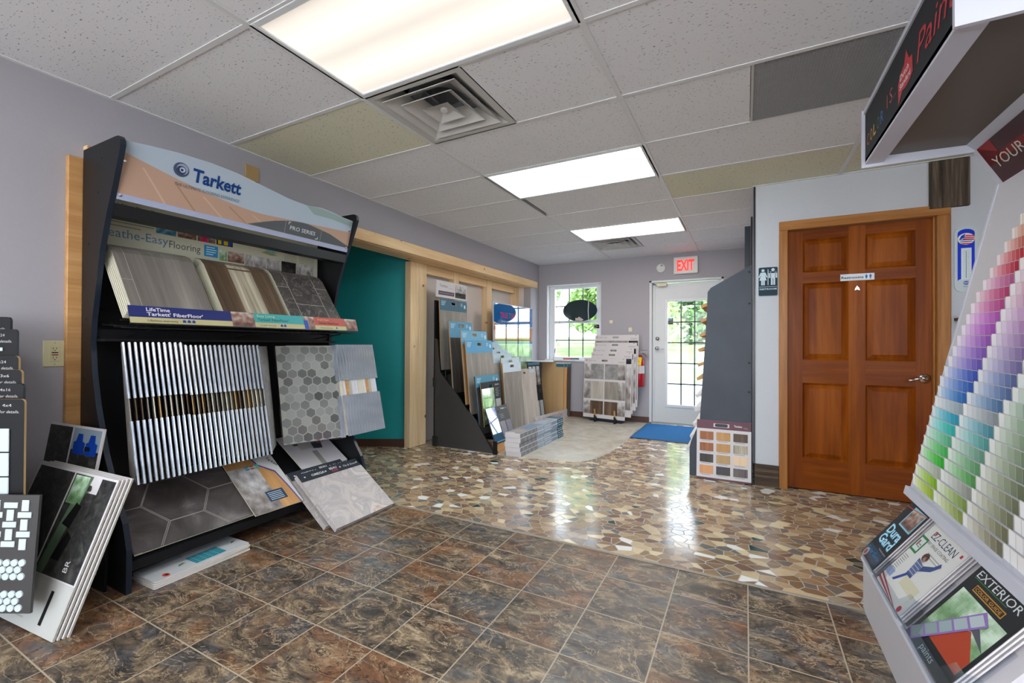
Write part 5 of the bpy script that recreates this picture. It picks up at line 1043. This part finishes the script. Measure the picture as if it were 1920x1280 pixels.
# cartons
for i in range(5):
    x0 = .838+(.004, .0, -.006, .002, -.004)[i]; y0 = 2.865+(.012, 0, -.004, .003, .006)[i]
    T = thing('flooring_carton', ('bottom', 'second lowest', 'middle', 'second highest', 'top')[i]+' carton in the stack of five long flooring cartons', 'carton', (x0, y0, .008+.0468*i), 'stack of five flooring cartons'); w_, l_, h_ = .172, 1.165, .0455
    mb = MB(); mb.bbox(0, 0, 0, w_, l_, h_, 'white_card', .0015); mb.build('box', T)
    F2 = FR(Vector((w_, 0, 0)), (0, 1, 0), (0, 0, 1)); mb = MB(); mb.rect(.0, .002, .42, h_-.002, '85888e', 1); mb.photo(.02, .004, .40, h_-.004, 'carpet', 2, 20, 3, i)
    for q in range(12): mb.rect(.02+.032*q, .004, .05+.032*q, h_-.004, ('8b8d92', '7d8087', '96999e')[(q*7+i) % 3], 3)
    mb.rect(.43, .002, .55, h_-.002, '9ab0c4', 1); mb.rect(.56, .002, .98, h_-.002, '93a4b8', 1); mb.rect(.60, .012, .78, .03, 'b4c4d4', 2); mb.rect(.82, .008, .95, .036, '7c90a6', 2); mb.rect(.98, .001, l_-.002, h_-.001, '1c5064', 2); mb.rect(1.01, .018, 1.07, .026, 'b4ccd4', 3); mb.rect(1.09, .012, 1.14, .03, '7ca4b4', 3); mb.build('side_print', T, F2)
    mb = MB(); z_ = h_
    if i == 4:
        m3 = Matrix.Translation((0, 0, h_)); mb.rect(.004, .01, w_-.004, l_-.18, '8d8a8c', 1); mb.poly([(.02, .05), (.14, .04), (.15, .20), (.03, .22)], 'a39a94', 2); mb.poly([(.02, .3), (.16, .26), (.15, .5), (.05, .55)], '6c88a0', 2); mb.poly([(.03, .6), (.16, .62), (.12, .9), (.03, .85)], '94a8b8', 2); mb.rect(.0, l_-.16, w_, l_, '1c5064', 2); mb.rect(.02, .012, .10, .04, 'd4d4d4', 3); mb.build('top_print', T, m3)
# white sample boards on a low stand
T = thing('board_stand', 'low black stand with two wooden pegs holding the white sample boards', 'display stand', (0, 0, 0)); mb = MB(); e = Vector((1.485-.827, 5.227-5.334, 0)); ed = e.normalized(); nd = Vector((ed.y, -ed.x, 0)); o_ = Vector((.94, 5.315, .008)); mb.prism([o_, o_+ed*.50, o_+ed*.50-nd*.10, o_-nd*.10], (0, 0, .042), 'black_edge'); mb.build('stand_box', T)
for s_ in (.12, .43):
    mb = MB(); q = Vector((.94, 5.30, .008))+ed*(s_-.02)+nd*.005; q2 = q+ed*.03; mb.prism([q, q+nd*.06, q+nd*.06+Vector((0, 0, .10)), q+Vector((0, 0, .06))], ed*.022, 'black_plastic'); mb.build('bracket', T)
    mb = MB(); mb.cyl(q+nd*.045+Vector((0, 0, .09))+ed*.011, q+nd*.055+Vector((0, 0, .185))+ed*.011, .013, 'plank_oak', 8); mb.build('wooden_peg', T)
wl = ((1098.5, 670.4, 'front white sample board with six grey and brown flooring swatches'), (1109, 660, 'second white sample board, directly behind the front one'), (1112, 652, 'third white sample board in the leaning stack'), (1115, 642, 'fourth white sample board with a grey strip at its top'), (1116, 628, 'rearmost and tallest white sample board against the back wall'))
for i, (u, v, lab) in enumerate(wl):
    O = Vector((.827, 5.334, .055))-nd*(.022*i)+ed*(.035*i+.015*(i > 0)); up = Vector((.006, .045, .89)); w_ = (.66, .64, .64, .66, .68)[i]
    pt_ = atY(u, v, 5.40+.018*i); h_ = (pt_.z-.055); O.x = pt_.x if i else .827; 
    if i: O.z = .055+.05*i; h_ = pt_.z-O.z
    O.y = min(O.y, 5.47-.0)
    T = thing('white_sample_board', lab, 'sample board', FR(O, ed, up), 'white sample boards leaning by the window'); mb = MB(); slab(mb, w_, h_, .007, 'white_card', (.33, h_-.035, .10, .028)); mb.build('panel', T)
    mb = MB(); mb.disc(.035, h_-.035, .014, 'b06068', 1); mb.disc(.035, h_-.035, .007, 'dcd8d8', 2); mb.text('TARKETT HOME', .06, h_-.045, .022, '8c8890', 1, w=.13); mb.poly([(w_-.05, h_-.014), (w_-.03, h_-.014), (w_-.03, h_-.006), (w_-.05, h_-.006)], '4c9c48', 1); mb.rect(w_-.12, h_-.055, w_-.02, h_-.048, '9a969c', 1); mb.rect(w_-.12, h_-.07, w_-.02, h_-.065, 'b0acb0', 1); mb.build('lettering', T)
    if i == 0:
        zz = ((h_-.085, h_-.31), (h_-.34, h_-.60), (h_-.63, .055)); sw = (('concrete_sample', 'concrete_sample'), ('plank_pale', 'plank_grey'), ('plank_brown', 'plank_brown'))
        for r_, (a_, b_) in enumerate(zz):
            for c__ in (0, 1):
                x0 = .005 if c__ == 0 else w_/2+.008; x1 = w_/2-.008 if c__ == 0 else w_-.005
                mb = MB(); mb.patch(x0, b_, x1, a_, sw[r_][c__], 1)
                if c__ == 0: mb.photo(x0, b_, x0+.11, a_, 'room', 2, 6, 8, r_+1)
                else: mb.photo(x1-.11, b_, x1, a_, 'room', 2, 6, 8, r_+5)
                mb.build('flooring_swatch', T)
    else:
        mb = MB(); mb.patch(.0, h_-.16, w_-.16, h_-.085, 'concrete_sample', 1); mb.photo(w_-.15, h_-.16, w_-.01, h_-.085, 'dark', 1, 8, 4, i); mb.photo(w_-.10, .10, w_-.01, h_-.2, 'room', 1, 4, 16, i); mb.build('printed_face', T)

# ================================================================= TALL SLATE-COLOURED RACK AT THE DOOR WALL
T = thing('tall_rack', 'tall dark blue-grey sample rack seen from its side, beside the glazed door', 'display rack', (0, 0, 0))
pf = [(2.563, .007), (3.035, .007), (3.04, 1.80), (2.73, 1.625), (2.705, 1.59), (2.697, 1.35), (2.644, .474), (2.575, .301), (2.563, .25)]
for y in (3.06, 3.80): mb = MB(); mb.prism([(x, y, z) for x, z in pf], (0, .02, 0), 'slate_laminate', 'black_edge'); q = mb.build('side_panel', T)
for z in (1.74, 1.48, .99, .75):
    mb = MB(); mb.cyl((3.02, 3.06, z), (3.02, 3.052, z), .008, 'rubber', 10); mb.build('bolt', T)
mb = MB(); mb.box(3.03, 3.08, .007, 3.045, 3.80, 2.2, 'black_laminate'); mb.build('back_panel', T)
mb = MB(); mb.box(2.985, 3.40, 1.7, 3.03, 3.44, 2.2, 'black_edge'); mb.build('upright', T)
mb = MB(); mb.box(2.575, 3.08, .007, 2.60, 3.80, .18, 'slate_laminate'); mb.build('kick_panel', T)
zs = ((1.50, 2.70), (1.375, 2.697), (1.25, 2.69), (1.12, 2.68), (.99, 2.675), (.87, 2.668), (.72, 2.66), (.60, 2.65), (.47, 2.64), (.36, 2.615), (.25, 2.585))
for i, (z, x) in enumerate(zs):
    mb = MB(); mb.prism([(x+.30, 3.09, z+.13), (x-.055, 3.09, z-.02), (x-.045, 3.09, z-.045), (x+.31, 3.09, z+.105)], (0, .70, 0), 'plank_oak' if i < 6 else 'white_card', 'board_edge' if i < 6 else 'white_card')
    mb.build('sample_tray', None, label='%s wooden sample slab from the top poking out of the tall rack' % ('first', 'second', 'third', 'fourth', 'fifth', 'sixth')[i] if i < 6 else '%s pale sample slab of the lower group in the tall rack' % ('topmost', 'second', 'third', 'fourth', 'lowest')[i-6], cat='sample slab', group='sample slabs in the tall rack')
T = board('wood_swatch_board', 'white board with twelve wood swatches and maroon header, leaning on the tall rack', 'sample board', FR(Vector((2.624, 3.0, .008)), (1, -.0, 0), (.0, .045, .49)), .412, .492, .010, 'white_card', hole=(.19, .452, .10, .026)); w_ = .412
mb = MB(); mc = '6a4650'
for a_ in ((0, .42, .13, .492), (.25, .42, w_, .492), (.13, .42, .25, .437), (.13, .467, .25, .492), (0, 0, w_, .014)): mb.rect(*a_, mc, 1)
mb.text('Timeless', .285, .447, .024, 'e0dcd8', 2, w=.06, bold=.02); mb.rect(.35, .446, .385, .448, 'b0a0a0', 2); mb.rect(.36, .438, .39, .440, 'b0a0a0', 2); mb.build('header_print', T)
tn = (('plank_red', 'plank_oak', 'plank_brown'), ('plank_red', 'plank_oak', 'plank_white'), ('plank_dark', 'plywood', 'maple'), ('plank_orange', 'black_sample', 'plank_greydark'))
wood('maple', 'd8b48c', 'e6c8a4', None, 1, .45, 1); wood('plank_orange', 'c07a48', 'd89a68', None, 1, .45, 1, streak=16); wood('black_sample', '3a3438', '4a4448', None, 1, .45, 1); wood('plank_greydark', '4c4544', '6c6260', None, 1, .45, 1, streak=18)
for r_ in range(4):
    for c__ in range(3):
        x0 = .025+c__*.128; y1 = .395-r_*.094
        mb = MB(); mb.bbox(x0, y1-.068, .0, x0+.105, y1, .004, tn[r_][c__], .001); mb.build('wood_swatch', T)
mb = MB()
for r_ in range(4):
    for c__ in range(3): x0 = .025+c__*.128; y1 = .395-r_*.094; mb.rect(x0+.01, y1-.079, x0+.085, y1-.075, '8c8c90', 1)
mb.build('captions', T)

# ================================================================= PAINT COLOUR DISPLAY ON THE RIGHT
PY0, PY1 = .37, 1.33
T = thing('paint_display', 'large grey paint colour display with black header canopy and sloped brochure base', 'paint display', (0, 0, 0))
Lp = PY1-PY0
mb = MB(); mb.prism([(3.445, PY0, 0), (3.445, PY0, .225), (3.635, PY0, .49), (3.635, PY0, .0)], (0, Lp, 0), 'display_grey'); mb.prism([(3.635, PY0, 0), (3.635, PY0, .50), (3.98, PY0, .50), (3.98, PY0, 0)], (0, Lp, 0), 'display_grey'); mb.build('base_cabinet', T)
mb = MB(); mb.prism([(3.436, PY0, .214), (3.446, PY0, .211), (3.452, PY0, .230), (3.442, PY0, .234)], (0, Lp, 0), 'display_light'); mb.build('edge_lip', T)
pv = Vector((.26, 0, 1.22)).normalized(); PO = Vector((3.607, PY1, .545))
mb = MB(); F_ = FR(PO, (0, -1, 0), pv); PHt = 1.25
mb.box(0, 0, -.02, Lp, PHt, 0, 'display_grey'); cp_ = mb.build('chip_panel', T, F_)
mb = MB(); mb.box(0, -.03, -.02, Lp, .004, .022, 'display_light'); mb.build('bottom_rail', T, F_)
mb = MB(); mb.box(-.006, -.02, -.03, .006, PHt, .004, 'display_light'); mb.build('edge_trim', T, F_)
# canopy section: sloped graphic panel, soffit, fascia
mb = MB(); mb.prism([(3.872, PY0, 1.758), (3.795, PY0, 1.905), (3.81, PY0, 1.912), (3.90, PY0, 1.758)], (0, Lp, 0), 'display_light'); mb.build('slope_panel', T)
mb = MB(); mb.prism([(3.50, PY0, 1.948), (3.50, PY0, 1.955), (3.80, PY0, 1.955), (3.80, PY0, 1.94)], (0, Lp, 0), 'soffit_brown'); mb.build('soffit', T)
mb = MB(); mb.box(3.452, PY0, 1.921, 3.515, PY1, 1.945, 'display_light'); mb.build('front_lip', T)
mb = MB(); mb.prism([(3.76, PY0, 1.955), (3.815, PY0, 1.90), (3.83, PY0, 1.91), (3.79, PY0, 1.96)], (0, Lp, 0), 'display_light'); mb.build('rear_lip', T)
mb = MB(); mb.box(3.452, PY0, 1.93, 3.462, PY1, 2.145, 'printed_matt', lin('26272b')); mb.build('fascia', T)
mb = MB(); mb.box(3.446, PY0, 2.14, 3.47, PY1, 2.158, 'display_light'); mb.build('top_trim', T)
for ya, yb in ((PY1-.002, PY1+.010), (PY0-.012, PY0+.002)):
    mb = MB(); mb.box(3.440, ya, 1.908, 3.81, yb, 2.158, 'display_light'); mb.prism([(3.81, ya, 2.158), (3.81, ya, 1.90), (3.872, ya, 1.762), (3.607, ya, .53), (3.98, ya, .53), (3.98, ya, 2.158)], (0, yb-ya, 0), 'display_light'); mb.build('end_panel', T)
mb = MB(); mb.box(3.46, PY0, 2.145, 3.98, PY1, 2.155, 'display_light'); mb.box(3.96, PY0, .5, 3.98, PY1, 2.15, 'display_grey'); mb.build('carcass', T)
mb = MB(); F2 = FR(Vector((3.452, PY1, 1.93)), (0, -1, 0), (0, 0, 1))
x = .04
for ch, cc in zip('COLOR', ('b03c3c', 'd08840', 'd8c060', '2c5a3c', '2c6cb0')): mb.text(ch, x, .055, .068, cc, 3, w=.036); x += .054
mb.text('I', .34, .075, .07, 'b05048', 3, w=.008); mb.text('S', .375, .075, .07, 'b03c50', 3, w=.035); mb.text('...', .42, .075, .05, 'a04050', 3, w=.03)
mb.poly([(.48, .02), (.475, .09), (.50, .115), (.54, .125), (.56, .165), (.59, .12), (.62, .115), (.625, .06), (.60, .05), (.56, .045), (.52, .05)][::1], 'b8202c', 3); mb.text('Dutch', .50, .09, .028, 'e8d4d4', 5, w=.09, bold=.02); mb.text('Standard', .495, .062, .026, 'e8d4d4', 5, w=.11, bold=.02)
mb.text('Paint', .66, .06, .12, 'b02430', 3, shear=.25, w=.29); mb.text('TM', .93, .12, .02, 'b02430', 3); mb.build('lettering', T, F2)
# sloped graphic with words
F3 = FR(Vector((3.870, PY1-.035, 1.760)), (0, -1, 0), Vector((-.077, 0, .147))); mb = MB()
mb.rect(0, .0, .90, .165, '4a2c34', 1); mb.rect(.0, .08, .10, .165, '98262c', 2); mb.poly([(0, .08), (.9, .08), (.9, .10), (.1, .11), (0, .165)], '7c2028', 2); mb.text('YOUR LIFE', .035, .06, .06, 'd8cfc4', 4, w=.34); mb.build('graphic', T, F3)
F4 = FR(Vector((3.855, PY1-.10, 1.68)), (0, -1, 0), pv); mb = MB(); mb.box(0, 0, 0, .8, .085, .004, 'display_grey'); mb.photo(.005, .004, .79, .082, 'room', 12, 30, 8, 2); mb.build('photo_strip', T, F4)
# colour chip cards
import colorsys
def hsv(h, s, v): return colorsys.hsv_to_rgb(h % 1, max(0, min(1, s)), max(0, min(1, v)))
hues = [(.20, .75), (.22, .8), (.24, .1), (.33, .75), (.36, .6), (.42, .5), (.49, .75), (.53, .8), (.56, .15), (.59, .75), (.61, .7), (.63, .65), (.70, .5), (.74, .5), (.78, .5), (.81, .55), (.83, .5), (.90, .6), (.93, .65), (.91, .5), (.97, .75), (.99, .7), (.02, .6), (.05, .6), (.08, .5), (.10, .55), (.13, .5), (.14, .35)]
ordn = ['bottom', '2nd', '3rd']+['%dth' % q for q in range(4, 30)]
def hname(h, s, k_):
    if k_ == 3 or s < .12: return 'off-white'
    nm = 'red' if h < .04 or h > .96 else 'orange' if h < .10 else 'yellow' if h < .17 else 'yellow-green' if h < .28 else 'green' if h < .42 else 'teal' if h < .52 else 'blue' if h < .68 else 'violet' if h < .80 else 'magenta' if h < .94 else 'pink'
    return ('vivid ', 'mid-toned ', 'muted ', 'pale ')[k_]+nm
pitch = .0415; cn = ('leftmost', 'second', 'third', 'fourth')
for k_ in range(4):
    for r_ in range(28):
        v = .018+r_*pitch; sh = .0 if v < .42 else (v-.42)*.33+max(0, v-.75)*.35
        x0 = (.0+sh+.012*(v < .42)) if k_ == 0 else .238+.25*(k_-1)+.18*v*(.6 if v < .4 else .9)+.0
        nxt = .238+.25*k_+.18*v*(.6 if v < .4 else .9); cw_ = nxt-x0-.004
        if v > 1.06: continue
        pw = F_ @ Vector((x0, v, .01)); 
        if proj(pw)[0] > 1935: continue
        h, s = hues[r_]; s *= (1, .62, .30, .10)[k_]; h = h+(0, .0, -.03, .0)[k_]
        if k_ == 2: h = (.14+.32*min(1, r_/14)); s = .22
        if k_ == 3: h = .08; s = .05
        T = thing('paint_chip_card', '%s paint chip card, %s row up in the %s column of the display' % (hname(h, s, k_), ordn[r_], cn[k_]), 'colour card', F_ @ Matrix.Translation((x0, v, .003)) @ Matrix.Rotation(math.radians(13), 4, 'X') @ Matrix.Rotation(-.02, 4, 'Z'), 'paint chip cards in the colour display')
        mb = MB(); mb.box(0, 0, -.001, cw_, .047, .0, 'white_card')
        ns = 7; gap = .0012
        for q in range(ns):
            t = q/(ns-1); vv = {0: .99-.26*t**1.3, 1: .98-.36*t**1.2, 2: .96-.48*t, 3: .98-.06*t}[k_]; ss = s*(.10+.95*t**.9); a_ = q*cw_/ns+gap; b_ = (q+1)*cw_/ns-gap
            mb.rect(a_, .002, b_, .045, hsv(h, ss, vv), 1, 'printed_matt')
        mb.build('colour_strip', T)
        mb = MB(); mb.box(0, -.003, -.003, cw_+.003, .004, .0018, 'display_light'); mb.build('pocket_lip', T)
# acrylic brochure pockets on the sloped base
so2, st2 = Vector((3.446, 0, .226)), Vector((3.635, 0, .49)); v2 = (st2-so2).normalized(); SL2 = (st2-so2).length
def pocket(yl, w_, label, blabel, bname, draw, h_=.30, rot=0.):
    Fp = FR(so2+Vector((0, yl, 0))+v2*.012, (0, -1, 0), v2)
    T = thing('brochure_holder', label, 'brochure holder', Fp, 'clear brochure holders on the sloped base'); A = 'clear_acrylic'
    mb = MB(); mb.box(0, 0, .001, w_, .20, .003, A); mb.box(0, 0, .003, w_, .004, .036, A); mb.build('back_plate', T)
    mb = MB(); mb.prism([(0, .0, .036), (w_, 0, .036), (w_, .085, .036), (w_*.86, .085, .036), (w_*.78, .04, .036), (w_*.25, .04, .036), (w_*.17, .085, .036), (0, .085, .036)], (0, 0, .002), A); mb.build('front_lip', T)
    for x in (0, w_-.002): mb = MB(); mb.prism([(x, 0, .003), (x, .10, .003), (x, .085, .036), (x, 0, .036)], (.002, 0, 0), A); mb.build('side_wall', T)
    for q in range(3):
        B = thing('brochure', blabel if q == 2 else blabel.split(',')[0]+(', lowest copy beneath' if q == 0 else ', middle copy beneath'), 'brochure', Fp @ Matrix.Translation((.011+.001*q, .006, .006+.0085*q)) @ Matrix.Rotation(rot+.008*(q-1), 4, 'Z'), bname)
        mb = MB(); mb.box(0, 0, 0, w_-.024, h_, .004, 'white_card'); mb.build('pages', B)
        if q == 2: m3 = MB(); draw(m3, w_-.024, h_, 13); m3.build('printed_cover', B)
def d1(m, w_, h_, L):
    m.rect(0, 0, w_, h_, '181a20', L); m.rect(.01, .01, w_-.01, .06, '23405a', L+1); m.rect(.06*w_/.2, .19, w_-.015, .285, '7fc0d8', L+1); m.photo(.068*w_/.2, .197, w_-.022, .278, 'people', L+2, 12, 9, 3)
    m.poly([(.0, .265), (w_, .282), (w_, .285), (0, .269)], 'b4402c', L+3); m.text('Dura', w_/2, .135, .062, '5cb4dc', L+3, 'C', bold=.04, w=w_*.72); m.text('Gard', w_/2, .088, .062, '5cb4dc', L+3, 'C', bold=.04, w=w_*.72); m.text('Dura', w_/2, .137, .058, 'd0ecf4', L+4, 'C', bold=.0, w=w_*.70); m.text('Gard', w_/2, .09, .058, 'd0ecf4', L+4, 'C', bold=.0, w=w_*.70)
    m.text('house paint', .1, .066, .012, 'd0d4d8', L+3, w=.08); m.text('Color Guide', .015, .03, .028, '4c8cb8', L+3, w=w_*.8); m.disc(.035, .018, .02, 'c8c4c0', L+3); m.disc(.035, .018, .012, 'c04850', L+4)
def d2(m, w_, h_, L):
    m.rect(0, 0, w_, h_, 'd0d0cc', L); m.text('EZ-CLEAN', w_*.5, .245, .042, '2c3c58', L+1, 'C', w=w_*.66); m.text('DRY ERASE COATING', w_*.5, .222, .018, '50544c', L+1, 'C', w=w_*.62)
    for y in (.20, .19): m.rect(w_*.4, y, w_*.75, y+.004, '9a9a98', L+1)
    m.rect(.0, .165, .058, .235, '2c7844', L+1); m.rect(.008, .174, .050, .226, 'c8d4d0', L+2); m.rect(.014, .19, .024, .215, 'a04450', L+3); m.rect(.028, .20, .046, .203, '50605c', L+3); m.rect(.028, .19, .046, .193, '50605c', L+3)
    for q in range(8): m.rect(.01, .14-.009*q, .045, .142-.009*q, '4a4e58', L+1)
    m.disc(w_*.45, .185, .020, '4a2c28', L+3, ry=.017); m.disc(w_*.45+.004, .177, .011, 'c89a84', L+3)
    m.poly([(w_*.36, .17), (w_*.46, .165), (w_*.55, .16), (w_*.72, .185), (w_*.78, .21), (w_*.83, .20), (w_*.74, .165), (w_*.55, .135), (w_*.56, .10), (w_*.40, .10), (w_*.38, .14)], '33477c', L+2)
    for q in range(6): m.rect(w_*(.40+.03*q), .11, w_*(.405+.03*q), .165, 'b8c4dc', L+4)
    for q in range(4): m.rect(w_*.38, .115+.013*q, w_*.56, .117+.013*q, 'b8c4dc', L+4)
    m.poly([(w_*.40, .10), (w_*.46, .10), (w_*.32, .05), (w_*.26, .05)], '2c4690', L+2); m.rect(.0, .045, .055, .075, '8a9ac0', L+1)
    m.rect(w_*.45, .06, w_*.9, .10, 'c8c4a8', L+1); m.poly([(.0, .03), (w_*.75, .0), (w_*.80, .0), (.0, .038)], 'a8202c', L+2); m.poly([(.0, .012), (w_*.6, .0), (w_*.68, .0), (.0, .022)], 'a8202c', L+2); m.disc(w_*.88, .012, .012, 'b82c3c', L+2)
    m.rect(.055, .262, .067, .274, 'b0283c', L+2); m.rect(w_-.025, .262, w_-.013, .274, 'b0283c', L+2)
def d3(m, w_, h_, L):
    m.rect(0, 0, w_, h_, '161a20', L); m.text('EXTERIOR', .02, .262, .034, 'd8dce0', L+1, w=w_*.8); m.rect(.02, .257, w_*.7, .2585, '3c9050', L+1); m.rect(.055, .226, .21, .247, 'c08a30', L+1); m.rect(.058, .229, .207, .244, '241c14', L+2); m.text('COLOR GUIDE', .064, .232, .013, 'd89c3c', L+3, w=.135)
    m.photo(.02, .05, w_-.015, .215, 'green', L+1, 14, 12, 5); m.poly([(.05, .05), (w_-.015, .05), (w_-.015, .10), (w_*.66, .15), (w_*.35, .12)], 'a83c20', L+2); m.poly([(w_*.30, .12), (w_*.66, .152), (w_*.95, .135), (w_*.70, .172)], '50505c', L+3); m.rect(w_*.60, .16, w_*.66, .182, 'b84824', L+4)
    m.poly([(.0, .02), (w_*.60, .215), (w_*.76, .19), (.045, -.0)], '8c6cb0', L+5); 
    for q in range(5): t0, t1 = q/5+.02, (q+1)/5-.01; P0, P1 = Vector((.002, .02)), Vector((w_*.60, .205)); Q0, Q1 = Vector((.04, .004)), Vector((w_*.73, .19)); a_, b_, c_2, d_2 = P0.lerp(P1, t0), P0.lerp(P1, t1), Q0.lerp(Q1, t1), Q0.lerp(Q1, t0); m.poly([tuple(a_), tuple(b_), tuple(c_2), tuple(d_2)], ('7c908c', '869a98', '92a6a6', 'a0b0b2', 'b0bcc0')[q], L+6)
    m.rect(.0, .0, w_, .03, '34444c', L+4); m.text('paints', .10, .01, .03, 'b8c4c8', L+7, w=.08)
pocket(1.315, .215, 'clear brochure holder at the far end of the sloped base', 'dark blue paint brochure with light blue lettering, in the far holder', 'dark paint brochures in the far holder', d1)
pocket(1.065, .30, 'clear brochure holder in the middle of the sloped base', 'white dry erase coating brochure with a writing figure, in the middle holder', 'white brochures in the middle holder', d2)
pocket(.715, .30, 'clear brochure holder nearest the viewer, with rainbow glints', 'black exterior colour guide brochure with a red barn, in the nearest holder', 'black brochures in the nearest holder', d3)
